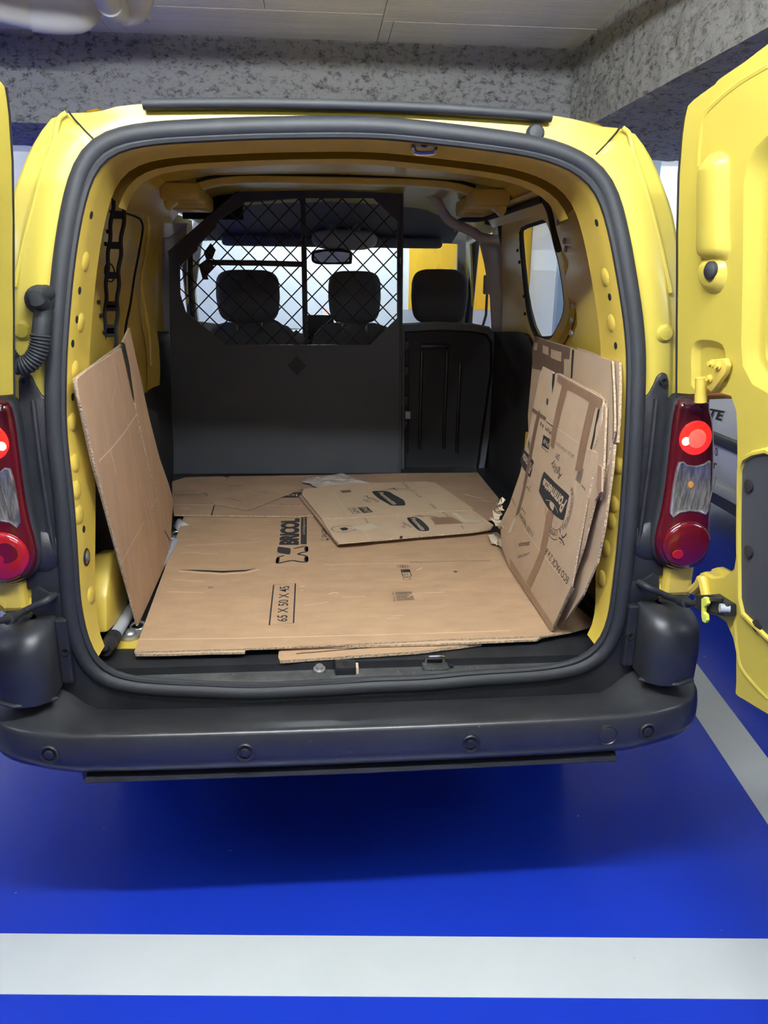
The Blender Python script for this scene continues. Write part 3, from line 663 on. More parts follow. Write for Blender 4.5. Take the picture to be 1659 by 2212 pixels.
slab('pillar_trim', [(-0.7758,1.99,1.755),(-0.6454,1.99,1.757),(-0.6548,1.99,1.612),(-0.7123,1.99,1.533),(-0.7207,1.99,1.293),(-0.8191,1.99,1.292),(-0.8149,1.99,1.453)], .02, grey_trim, van)
slab('pillar_trim', [(0.6615,2.04,1.708),(0.7562,2.04,1.706),(0.7888,2.04,1.589),(0.8148,2.04,1.444),(0.8253,2.04,1.305),(0.7429,2.04,1.304),(0.7257,2.04,1.464),(0.6922,2.04,1.608)], .03, grey_trim, van, bevel=.008)
slab('pillar_trim', [(-0.7756,1.97,1.758),(-0.6361,1.97,1.76),(-0.7168,1.97,1.702),(-0.7805,1.97,1.694)], .02, grey_trim, van)
tube('post_cover', smooth_path([(0.7469,1.95,1.803),(0.768,1.95,1.726),(0.795,1.95,1.628),(0.8151,1.95,1.508),(0.8152,1.95,1.365),(0.8084,1.95,1.26),(0.8246,1.95,0.9136),(0.8192,1.95,0.6168)], 4), .038, black_pl, van, seg=12)
tube('post_cover', smooth_path([(0.672,1.97,1.803),(0.7563,1.97,1.793),(0.8029,1.97,1.786)], 4), .030, black_pl, van, seg=10)
box('shoulder_void', (-.66, 2.0, 1.78), (-.40, 2.03, 1.90), dark_void, van)
tube('headliner_edge', resample(smooth_path([(-0.4813,1.98,1.912),(-0.3233,1.98,1.924),(-0.0447,1.98,1.935),(0.1563,1.98,1.939),(0.2942,1.98,1.93),(0.3906,1.98,1.91),(0.4427,1.98,1.88),(0.4687,1.98,1.839),(0.5034,1.98,1.793),(0.5609,1.98,1.763),(0.614,1.98,1.745),(0.6573,1.98,1.718),(0.7464,1.98,1.711)], 4), 40), .022, grey_trim, van, seg=10)

# ---- load floor and sill
box('load_floor', (-.775, .06, .60), (.775, 2.6, .648), black_pl, van)
slab('floor_yellow', [(-0.5943,0.1631,0.65),(-0.6022,0.2099,0.65),(-0.5958,0.2471,0.65),(-0.5622,0.2671,0.65),(-0.5212,0.2426,0.65),(-0.5041,0.1576,0.65)], .004, yellow_in, van, toward=(0, 0, 5))
slab('floor_yellow', [(-0.6153,0.9634,0.65),(-0.567,0.9609,0.65),(-0.562,0.8939,0.65),(-0.6092,0.8964,0.65)], .004, yellow_in, van, toward=(0, 0, 5))
q = [(-0.5755,0.2275,0.655),(-0.6025,0.983,0.655)]
for c in q:
    l = lathe('lashing_point', c, (0, 0, 1), [(.030, -.004), (.031, .004), (.026, .007), (.017, .006), (.015, .010), (.010, .013), (.001, .014)], steel, van)
    tube('lashing_ring', circle((c[0] + .012, c[1] + .035, c[2] + .008), .018, (1, 0, 0), (0, 1, .2), 16), .0035, steel, l, seg=6, closed=True)
V, F = loftvf([[(x, y, z - .012 * max(0, (abs(x) - .45) / .15) * (y > .1)) for x in [-.60 + 1.2 * i / 30 for i in range(31)]] for y, z in ((-.005, .618), (.015, .632), (.035, .634), (.045, .626), (.09, .632), (.14, .640), (.16, .655), (.30, .656))], closed=False)
sill = build('sill_trim', V, F, dusty_pl, van, smooth=True)
q = [(-0.08581,0.05104,0.634),(-0.02322,0.03337,0.634),(0.1984,0.04721,0.634),(0.2394,0.05171,0.634),(0.006764,0.04987,0.634)]
lathe('sill_bolt', q[0], (0, -.2, 1), [(.015, -.004), (.015, .003), (.009, .004), (.009, .012), (.001, .013)], steel, sill, 12)
b = box('sill_bracket', (q[1][0] - .025, q[1][1] - .012, .628), (q[1][0] + .025, q[1][1] + .03, .654), black_pl, sill, bevel=.003)
lathe('bracket_hole', (q[1][0], q[1][1] + .008, .653), (0, 0, 1), [(.009, -.002), (.009, .0015), (.001, .0015)], dark_void, sill, 12)
box('bracket_spacer', (q[1][0] + .026, q[1][1] - .008, .629), (q[1][0] + .032, q[1][1] + .02, .648), cream, sill)
box('lower_striker_plate', (q[2][0] - .032, q[2][1] - .018, .630), (q[2][0] + .032, q[2][1] + .035, .640), dusty_pl, sill, bevel=.006)
tube('lower_striker_loop', smooth_path([(q[2][0] - .022, q[2][1] + .012, .636), (q[2][0] - .022, q[2][1] + .006, .654), (q[2][0] - .016, q[2][1], .660), (q[2][0] + .016, q[2][1], .660), (q[2][0] + .022, q[2][1] + .006, .654), (q[2][0] + .022, q[2][1] + .012, .636)], 4), .0042, chrome, sill, seg=8)
lathe('sill_screw', q[3], (0, 0, 1), [(.006, -.002), (.006, .002), (.001, .003)], dark_void, sill, 10)

# ---- partition with its mesh window
PY = 1.92
outl = [(-0.767,1.92,0.6551),(0.3011,1.92,0.6484),(0.2905,1.92,1.902),(-0.1636,1.92,1.899),(-0.3977,1.92,1.895),(-0.7164,1.92,1.636)]
hole = [(-0.3784,1.92,1.846),(-0.1427,1.92,1.865),(0.1648,1.92,1.87),(0.2703,1.92,1.778),(0.2766,1.92,1.369),(0.1538,1.92,1.25),(-0.4918,1.92,1.248),(-0.5889,1.92,1.332),(-0.6599,1.92,1.39),(-0.6789,1.92,1.464),(-0.673,1.92,1.582),(-0.594,1.92,1.649),(-0.589,1.92,1.668),(-0.5104,1.92,1.74),(-0.5012,1.92,1.767)]
part_ = slab('partition', outl, .012, dark_panel, van, holes=[hole])
tube('partition_edge', [(p[0], p[1] - .003, p[2]) for p in outl[1:]] , .006, dark_panel, part_, seg=6)
H2 = [Vector((p[0], p[2], 0)) for p in hole]
def clip(o, d):
    ts = []
    for a, b in zip(H2, H2[1:] + H2[:1]):
        e = b - a; den = d.x * e.y - d.y * e.x
        if abs(den) < 1e-9: continue
        ac = a - o; t = (ac.x * e.y - ac.y * e.x) / den; s = (ac.x * d.y - ac.y * d.x) / den
        if 0 <= s <= 1: ts.append(t)
    ts.sort(); return [(ts[i], ts[i + 1]) for i in range(0, len(ts) - 1, 2)]
PITCH = .0905
for sgn in (1, -1):
    d = Vector((1, sgn * 1.0, 0)).normalized()
    for k in range(-14, 16):
        o = Vector((-.195 + k * PITCH, 1.55, 0))
        for t0, t1 in clip(o, d):
            if t1 - t0 < .03: continue
            a, b = o + d * t0, o + d * t1
            v, f = tubevf([(a.x, PY + .006 + .0045 * sgn, a.y), (b.x, PY + .006 + .0045 * sgn, b.y)], .0031, 6)
            build('mesh_rod', v, f, black_pl, part_, smooth=True)
for pts in ([(-0.594,1.935,1.588),(-0.5589,1.935,1.612),(-0.5287,1.935,1.583),(-0.5586,1.935,1.546),(-0.5557,1.935,1.527),(-0.5797,1.935,1.527)], [(-0.1776,1.935,1.315),(-0.1348,1.935,1.275),(-0.1752,1.935,1.238),(-0.2199,1.935,1.279)], [(0.1764,1.915,1.866),(0.2902,1.915,1.887),(0.2928,1.915,1.737),(0.2698,1.915,1.778)], [(-0.5691,1.935,1.64),(-0.5373,1.935,1.679),(-0.5171,1.935,1.651),(-0.5351,1.935,1.612),(-0.5591,1.935,1.608)]):
    slab('gusset', pts, .006, dark_panel, part_)
tube('frame_tube', [(-0.1372,1.96,1.883),(-0.1363,1.96,1.733),(-0.138,1.96,1.24)], .012, dark_panel, part_, seg=10)
tube('frame_tube', [(-0.5591,1.96,1.599),(-0.3339,1.96,1.599),(-0.1473,1.96,1.596)], .012, dark_panel, part_, seg=10)
tube('frame_tube', [(-0.6365,2,1.641),(-0.6437,2,1.494),(-0.6441,2,1.323)], .012, dark_panel, part_, seg=10)
tube('frame_tube', smooth_path([(-0.4428,1.96,1.852),(-0.3243,1.96,1.858),(-0.1852,1.96,1.871),(-0.1495,1.96,1.864),(-0.1384,1.96,1.827)], 3), .008, dark_panel, part_, seg=8)
c0 = [(-0.1766,1.918,1.157)][0]
for i in range(-3, 4):
    for j in range(-3, 4):
        x, z = c0[0] + (i - j) * .0062, c0[2] + (i + j) * .0062
        V, F = ringvf((x, PY - .0004, z), (0, -1, 0), [(.0036, 0), (.0036, .0008), (.001, .0008)], 6); build('vent_hole', V, F, dark_void, part_)
slab('slot', [(0.2844,1.915,1.629),(0.2926,1.915,1.629),(0.2931,1.915,1.602),(0.2849,1.915,1.602)], .002, cream, part_)
slab('lit_band_sheet', [(-0.6953,1.918,0.8699),(0.293,1.918,0.8644),(0.2941,1.918,0.6536),(-0.7259,1.918,0.6596)], .003, dark_panel, part_)  # thin sheet shaped to the lit band along the partition foot

# ---- seats in the cab
def pillow(c, w, h, d, m, name, parent, pw=3.2, tilt=0., segs=(18, 10)):
    V, F = [], []; nu, nv = segs
    def se(a, e): return math.copysign(abs(math.cos(a)) ** (2 / e), math.cos(a)), math.copysign(abs(math.sin(a)) ** (2 / e), math.sin(a))
    for j in range(nv + 1):
        ph = -math.pi / 2 + math.pi * j / nv; cp, sp = se(ph, 2.6)
        for i in range(nu):
            th = 2 * math.pi * i / nu; ct, st = se(th, pw)
            x, z, y = ct * cp * w / 2, st * cp * h / 2, sp * d / 2
            V.append((c[0] + x * (1 - .06 * (z < 0) * abs(z) / h * 2), c[1] + y + tilt * z, c[2] + z))
    for j in range(nv):
        for i in range(nu): F.append((j * nu + i, j * nu + (i + 1) % nu, (j + 1) * nu + (i + 1) % nu, (j + 1) * nu + i))
    return build(name, V, F, m, parent, smooth=True)
for cx, w in ((-.425, .315), (.105, .265), (.535, .275)):
    yb = 2.36 if cx < .3 else 2.25
    cx2 = cx if cx < .3 else cx - .015
    b = pillow((cx2, yb + .06, .98), .52 if cx < 0 else .46, .68, .16, seat_cloth, 'seat_back', van, 4.5, .05)
    pillow((cx2, yb + .02, 1.445 if cx < .3 else 1.455), w * (1.03 if cx > .3 else 1), .255 if cx < .3 else .26, .13, seat_cloth, 'headrest', b, 4.2, segs=(28, 12))
    for s in (-1, 1): tube('headrest_post', [(cx2 + s * .06, yb + .03, 1.27), (cx2 + s * .06, yb + .03, 1.36)], .007, chrome, b, seg=8)
    pillow((cx2, yb + .36, .72), .50, .20, .5, seat_cloth, 'seat_cushion', van, 4.5)
# folded passenger seat shell behind the free opening
sh = [(0.3222,2.02,1.304),(0.4875,2.02,1.313),(0.6414,2.02,1.305),(0.7081,2.02,1.293),(0.7367,2.02,1.254),(0.7435,2.02,1.124),(0.7232,2.02,0.9015),(0.7022,2.02,0.6708),(0.6953,2.02,0.6189),(0.3346,2.02,0.6227)]
o_, u_, v_, n_ = frame_of(sh)
P2 = [(p[0], p[2]) for p in sh]
V, F = reliefvf(P2, [(-.035, .03), (-.02, -.005), (0, -.008), (.006, .012), (.03, .018)], lambda a, b, h: (a, 2.02 + h, b)); ss = build('seat_back_shell', V, F, seat_black, van, smooth=True)
V, F = reliefvf(P2, [(-.036, .025), (-.03, -.010), (-.004, -.014), (.0, .0)], lambda a, b, h: (a, 2.02 + h, b), cap=False); build('shell_border', V, F, seat_cloth, ss, smooth=True)
for x0, x1, z0, z1 in ((.40, .415, .74, 1.22), (.52, .535, .74, 1.22), (.40, .54, 1.225, 1.245), (.585, .60, .72, 1.16), (.345, .352, .72, 1.25)):
    box('shell_rib', (x0, 2.022, z0), (x1, 2.05, z1), seat_black, ss, bevel=.006)
for z in (1.24, 1.12, .98, .86): box('shell_latch', (.325, 2.02, z - .02), (.345, 2.045, z + .02), black_pl, ss, bevel=.003)
box('shell_label', (.333, 2.018, .893), (.357, 2.04, .928), grey_trim, ss)

# ---- cab: windscreen frame, dashboard, mirror, meter
WS = [(-0.7304,3.05,1.729),(-0.03955,3.05,1.758),(0.7364,3.05,1.731),(0.7397,3.05,1.288),(0.4502,3.05,1.26),(-0.04611,3.05,1.241),(-0.5336,3.05,1.255),(-0.7778,3.05,1.285),(-0.7904,3.05,1.425)]
fr = slab('windscreen_frame', [(-.86, 3.05, 1.0), (.86, 3.05, 1.0), (.82, 3.05, 1.70), (.74, 3.05, 1.90), (-.74, 3.05, 1.90), (-.82, 3.05, 1.70)], .03, grey_trim, van, holes=[WS])
slab('windscreen', [(p[0], 3.06, p[2]) for p in WS], .005, glass_wind, van)
v, f = loftvf([[(x, y, z) for x in [-.70 + 1.4 * i / 12 for i in range(13)]] for y, z in ((1.96, 1.895), (2.3, 1.90), (2.6, 1.86), (2.85, 1.78), (3.05, 1.735))], closed=False)
build('headliner', v, f, headlin, van, smooth=True)
box('sun_visor_roll', (-.60, 2.86, 1.70), (.62, 2.96, 1.755), headlin, van, bevel=.02, bseg=3)
box('dashboard', (-.78, 2.72, .80), (.78, 3.05, 1.245), black_pl, van, bevel=.05, bseg=3)
V, F = tubevf(circle((-.40, 2.68, 1.16), .18, (1, 0, 0), (0, .5, .86), 24), .014, 8, True); build('steering_wheel', V, F, black_pl, van, smooth=True)
mi = slab('rear_view_mirror', [(a, 2.75, b) for a, b in smooth2([(p[0], p[2]) for p in [(-0.1099,2.75,1.665),(-0.09731,2.75,1.677),(-0.04256,2.75,1.684),(0.05703,2.75,1.683),(0.09947,2.75,1.677),(0.1094,2.75,1.663),(0.1069,2.75,1.62),(0.09426,2.75,1.608),(0.006478,2.75,1.607),(-0.06854,2.75,1.606),(-0.09837,2.75,1.613),(-0.1106,2.75,1.627)]], 2)], .03, black_pl, van)
slab('mirror_glass', [(-0.09508,2.747,1.66),(-0.04273,2.747,1.672),(0.05688,2.747,1.671),(0.09432,2.747,1.665),(0.09168,2.747,1.622),(0.00651,2.747,1.616),(-0.06837,2.747,1.618),(-0.09563,2.747,1.627)], .002, chrome, mi)
box('mirror_stalk', (.03, 2.76, 1.655), (.06, 2.80, 1.72), black_pl, mi)
pillow((.07, 2.80, 1.735), .36, .11, .12, grey_trim, 'roof_console', van, 3)
for x in (.0, .13): lathe('console_knob', (x, 2.70, 1.79), (0, -1, 0), [(.022, -.01), (.022, .012), (.001, .016)], headlin, van)
mt = box('fare_meter', (-.165, 2.66, 1.24), (.005, 2.74, 1.345), black_pl, van, bevel=.006)
prints('meter_digits', led_red, mt, textvf('11', [(-0.04992,2.655,1.353),(-0.03248,2.655,1.353),(-0.03226,2.655,1.372),(-0.04967,2.655,1.372)]))
slab('green_sticker', [(0.1457,3.04,1.756),(0.2202,3.04,1.757),(0.2203,3.04,1.721),(0.1617,3.04,1.708),(0.1457,3.04,1.72)], .002, mat('green_sticker', (.02, .22, .13), .6), van)
belt = tube('seat_belt', [(0.7561,2.2,1.632),(0.7422,2.2,1.46),(0.742,2.2,1.373),(0.7228,2.2,1.295)], .012, black_pl, van, seg=6, ry=.003)
box('belt_guide', (.715, 2.14, 1.47), (.745, 2.18, 1.56), grey_trim, belt, bevel=.008)
for s in (-1, 1):
    tube('door_mirror_post', [(s * .79, 2.95, 1.25), (s * .81, 2.9, 1.76)], .028, black_pl, van, seg=8)

# ---- bumper
path = [(-.850, .55), (-.849, .12), (-.846, .03), (-.832, -.04), (-.802, -.092), (-.755, -.127), (-.69, -.147), (-.62, -.156), (-.5, -.161), (-.35, -.164), (-.15, -.166), (0, -.166)]
path += [(-x, y) for x, y in path[-2::-1]]
PP = resample([(x, y, 0) for x, y in path], 90)
loops = []
for i, p in enumerate(PP):
    a = PP[max(0, i - 1)]; b = PP[min(len(PP) - 1, i + 1)]; t = (b - a).normalized(); inw = Vector((-t.y, t.x, 0))
    k = max(0, min(1, (abs(p.x) - .60) / .15)); k = k * k * (3 - 2 * k); up = .075 * k; drop = .012 * (1 - k); cr = abs(p.x) / .8
    prof = [(.175, .560 + up * 1.1), (.150, .578 + up), (.10, .588 + up * .8), (.045, .600 + up * .35), (.016, .6045 + up * .10), (.009, .6045 + up * .07), (.004, .602 + up * .04), (.001, .597), (-.003, .57), (-.004, .55), (-.001, .53 + .01 * k), (.008, .512 + .01 * k), (.024, .498 + .01 * k), (.06, .488 + .02 * k), (.17, .480 + .03 * k)]
    loops.append([p + inw * d + Vector((0, 0, z)) for d, z in prof])
V, F = loftvf(loops, closed=True, cap0=True, cap1=True)
bump = build('rear_bumper', V, F, bumper_pl, van, smooth=True)
LP = resample([(x, -.150 - .006 * (1 - abs(x) / .6), 0) for x in [-.60 + 1.2 * i / 20 for i in range(21)]], 30)
V, F = loftvf([[p + Vector((0, d, z)) for d, z in ((.05, .498), (.016, .496), (.004, .493), (.000, .484), (.006, .478), (.05, .480))] for p in LP], cap0=True, cap1=True)
build('bumper_lip', V, F, black_pl, bump, smooth=True)
for px, kind in ((-.666, 0), (-.249, 0), (.249, 0), (.662, 0), (.565, 1)):
    y = -.170 if abs(px) < .5 else (-.163 if kind else -.156); z = .558 if abs(px) < .5 else .562
    ax = (math.copysign(.12, px) if abs(px) > .6 else 0, -1, .04)
    if kind == 0:
        lathe('parking_sensor', (px, y, z), ax, [(.0215, -.01), (.0215, .001), (.0195, .003), (.016, .002), (.015, -.002), (.011, -.002), (.0105, .002), (.009, .003), (.001, .003)], black_pl, bump, 24)
    else:
        lathe('tow_eye_cover', (px, y, z), ax, [(.025, -.01), (.025, .0005), (.0225, .0015), (.021, -.0005), (.019, .001), (.001, .002)], bumper_pl, bump, 24)
for s in (-1, 1):
    # moulded corner block above each bumper end
    V, F = [], []
    cs = []
    for z, dx, dy in ((.655, .0, .0), (.72, .003, .0), (.775, .0, .006), (.800, -.010, .020), (.815, -.028, .045), (.822, -.05, .085), (.822, -.06, .19)):
        x1 = .815 + dx; y0 = -.118 + dy
        L = [(.668, .20), (.668, y0 + .045), (.676, y0 + .022), (.695, y0 + .006), (.72, y0), (x1 - .055, y0 + .006), (x1 - .028, y0 + .024), (x1 - .008, y0 + .06), (x1, y0 + .12), (x1, .20)]
        cs.append([(s * x, min(y, .2), z) for x, y in L])
    V, F = loftvf(cs, closed=True, cap0=True, cap1=True); build('bumper_corner', V, F, corner_pl, van, smooth=True, bevel=0)
    v, f = boxvf((s * .655 - .013, -.028, .66), (s * .655 + .013, .08, .818)); build('corner_flange', v, f, black_pl, van, bevel=.004)
    lathe('flange_screw', (s * .652, -.029, .742), (0, -1, 0), [(.010, -.004), (.010, .002), (.006, .002), (.006, -.001), (.001, -.001)], dark_void, van, 14)
    tube('corner_bead', [(s * .665, -.075, .652), (s * .70, -.105, .655), (s * .74, -.118, .660), (s * .775, -.113, .668)], .005, bumper_pl, van, seg=8)
    v, f = boxvf((s * .72 - .07, -.004, .822), (s * .72 + .085, .12, .862)); build('lower_body_ledge', v, f, yellow_in, van, bevel=.012)
    v, f = boxvf((s * .76 - .035, -.02, .835), (s * .76 + .035, .10, .955)); build('hinge_pillar', v, f, yellow_in, van, bevel=.012)
    # lamp surround and tail lamp
    MS = (lambda p: p) if s > 0 else mirror
    cl = MS([(0.6427,0.0281,1.296),(0.6568,0.02932,1.308),(0.666,0.0314,1.328),(0.6731,0.03333,1.347),(0.6843,0.0342,1.355),(0.6963,0.03376,1.351),(0.7016,0.03225,1.336),(0.7048,0.02808,1.296),(0.7418,0.02747,1.29),(0.7349,0.01877,1.194),(0.7315,0.009284,1.066),(0.7246,0.003135,0.9545),(0.7317,0.0002744,0.8857),(0.7143,3.942e-05,0.8792),(0.7175,-0.001575,0.8276),(0.7039,-0.001879,0.8161),(0.6435,-0.001839,0.8176),(0.6305,0.002191,0.9337),(0.6367,0.009364,1.067),(0.646,0.01882,1.195)])
    c_ = slab('lamp_surround', cl, .035, black_pl, van, bevel=.006)
    arm = MS([(0.6656,0.02572,1.292),(0.6736,0.02943,1.329),(0.6842,0.03103,1.344),(0.6917,0.02943,1.329),(0.6977,0.02571,1.292),(0.684,0.01684,1.195),(0.682,0.007362,1.067),(0.6746,0.002882,0.9898),(0.6645,0.002317,0.9788),(0.6625,0.008805,1.089),(0.6646,0.01685,1.195)])
    tube('surround_rib', smooth_path(MS([(0.673,0.02415,1.297),(0.6702,0.01488,1.195),(0.6664,0.008328,1.111),(0.6605,0.001521,1.002),(0.6557,-0.000739,0.9572)]), 3), .006, black_pl, c_, seg=8)
    lathe('surround_screw', MS([(0.6853,0.02415,1.336)])[0], (0, -1, 0), [(.009, -.006), (.009, .003), (.005, .003), (.005, -.001), (.001, -.001)], black_pl, c_, 14)
    V, F = ringvf(MS([(0.688,0.01955,0.9632)])[0], (0, -1, 0), [(.062, -.02), (.060, .0), (.048, .018), (.025, .028), (.001, .031)], 24); build('lamp_bulge', V, F, black_pl, c_, smooth=True)
    br = MS([(0.6466,-0.008277,0.87),(0.6797,-0.008065,0.8762),(0.7006,-0.0075,0.8919),(0.715,-0.007848,0.8823),(0.7205,-0.009482,0.8309),(0.7063,-0.009912,0.8148),(0.6518,-0.009876,0.8162)])
    slab('stay_bracket', br, .012, black_pl, van, bevel=.003)
    LO = [(p[0], p[2]) for p in MS([(0.7136,-0.01289,1.296),(0.7423,-0.0121,1.304),(0.7803,-0.01211,1.304),(0.7846,-0.01449,1.28),(0.795,-0.01746,1.248),(0.8016,-0.02154,1.202),(0.8069,-0.02654,1.14),(0.8083,-0.03172,1.066),(0.8111,-0.03495,1.011),(0.8175,-0.03643,0.9838),(0.8148,-0.03805,0.9506),(0.8003,-0.03927,0.9229),(0.7793,-0.03972,0.9121),(0.7488,-0.03987,0.9082),(0.719,-0.03948,0.9179),(0.6971,-0.0386,0.9385),(0.6874,-0.03714,0.9697),(0.6886,-0.03544,1.003),(0.6953,-0.03296,1.046),(0.7001,-0.02876,1.109),(0.7021,-0.0232,1.182),(0.7042,-0.01788,1.244),(0.707,-0.01505,1.274)])]
    LO = smooth2(LO, 3)
    yl = lambda b: ryz(b)
    V, F = reliefvf(LO, [(-.006, .09), (-.006, .012), (-.0045, .004), (0, 0)], lambda a, b, h: (a, yl(b) - .028 + h, b), cap=False); build('lamp_gasket', V, F, rubber, c_, smooth=True)
    dome = [(0, .05), (0, -.002), (.003, -.010), (.009, -.016), (.018, -.020), (.028, -.022)]
    V, F = reliefvf(LO, dome, lambda a, b, h: (a, yl(b) - .030 + h, b)); lamp = build('tail_lamp', V, F, red_lens, van, smooth=True)
    lamp['label'] = 'dark red tail lamp housing with its lit upper ring'
    def onl(p): return Vector((p[0], yl(p[2]) - .0525, p[2]))
    cu = MS([(0.7497,-0.02715,1.218)])[0]; r_ = .0365
    def disc(name, c, prof, m, e=1.0, n=28):
        loops = [[Vector((c[0] + math.cos(2 * math.pi * k / n) * max(r, .0005), yl(c[2]) - .052 - h, c[2] + math.sin(2 * math.pi * k / n) * max(r, .0005) * e)) for k in range(n)] for r, h in prof]
        v, f = loftvf(loops, True, False, True); return build(name, v, f, m, lamp, smooth=True)
    disc('lamp_ring', cu, [(r_, -.003), (r_, .001), (r_ * .96, .004), (r_ * .80, .0055), (r_ * .55, .0055)], red_lit, 1.06)
    disc('lamp_core', cu, [(r_ * .55, .005), (r_ * .54, .0085), (r_ * .40, .011), (r_ * .2, .0125), (.0005, .013)], red_core, 1.06)
    hx = MS([(0.7271,-0.02588,1.21)])[0]
    disc('bulb_glow', (cu[0] - .024 * 1, 0, cu[2] - .006) if s > 0 else (cu[0] + .024, 0, cu[2] - .006), [(.0095, .0052), (.0085, .0068), (.001, .0072)], hot_spot, 1., 16)
    RV = [(p[0], p[2]) for p in MS([(0.7153,-0.03157,1.165),(0.7258,-0.03142,1.167),(0.7351,-0.03208,1.159),(0.7566,-0.03225,1.157),(0.7733,-0.03194,1.161),(0.7843,-0.03129,1.169),(0.789,-0.03162,1.165),(0.7946,-0.03645,1.1),(0.7981,-0.03926,1.057),(0.7898,-0.04011,1.043),(0.7716,-0.03963,1.051),(0.7497,-0.03948,1.053),(0.7285,-0.03972,1.049),(0.7145,-0.04043,1.038),(0.7058,-0.0397,1.05),(0.7074,-0.03637,1.101),(0.711,-0.03334,1.143)])]
    V, F = reliefvf(RV, [(0, -.004), (0, .0015), (.003, .0035), (.005, .002)], lambda a, b, h: (a, yl(b) - .052 - h, b)); rv = build('reversing_lens', V, F, clear_lens, lamp, smooth=True)
    parts = []
    for kx in range(6):
        xa = .7215 + kx * .0135
        parts.append(tubevf([(s * (xa + .016), yl(1.15) - .0545, 1.132), (s * (xa + .007), yl(1.08) - .0545, 1.09), (s * (xa + .002), yl(1.02) - .0545, 1.062)], .0013, 6))
    V, F = merge(*parts); build('lens_ribs', V, F, clear_lens, lamp)
    disc('amber_bulb', MS([(0.7468,-0.03537,1.115)])[0], [(.006, .002), (.006, .0045), (.001, .005)], amber, 1.3, 12)
    cl_ = MS([(0.7514,-0.04386,0.9753)])[0]
    disc('lower_lens', cl_, [(.055, -.004), (.055, .002), (.052, .006), (.045, .0085), (.03, .0105), (.001, .0115)], red_bright if s < 0 else mat('deep_red_lens', (.12, .004, .008), .08, coat=1.), 1.0)
    disc('lens_patch', (cl_[0] - .022, 0, cl_[2] - .020), [(.014, .010), (.013, .0115), (.001, .0118)], red_bright, .8, 16) if s > 0 else disc('lens_patch', (cl_[0] + .012, 0, cl_[2] + .012), [(.026, .010), (.025, .0118), (.001, .012)], mat('deep_red_lens', (.12, .004, .008), .08, coat=1.), .9, 18)  # lighter disc on the right lens, darker disc on the left

# cable conduit from the body to the left door
HS = [(-0.6229,0.006524,1.507),(-0.6242,0.004208,1.489),(-0.6286,-0.000307,1.454),(-0.632,-0.002722,1.434)]
lathe('hose_socket', [(-0.6397,0.04342,1.499)][0], (.25, -1, 0), [(.030, -.01), (.030, .012), (.027, .028), (.018, .040), (.001, .043)], rubber, van)
hs = tube('cable_hose', smooth_path([(HS[0][0], .03, HS[0][2] + .005), (HS[0][0], -.03, HS[0][2]), HS[1], HS[2], HS[3]], 5), .0175, rubber, van, seg=14)
HP = resample(smooth_path([(-0.6312,-0.007678,1.434),(-0.6333,-0.009612,1.418),(-0.6403,-0.01193,1.398),(-0.6544,-0.014,1.38),(-0.6721,-0.01481,1.373),(-0.6887,-0.0141,1.379),(-0.7012,-0.01174,1.4),(-0.7084,-0.00943,1.42),(-0.7155,-0.006965,1.44),(-0.726,-0.004231,1.462)], 6), 150)
tube('corrugated_hose', HP, lambda t: .0165 + .0035 * abs(math.sin(t * math.pi * 30)), rubber, hs, seg=14)

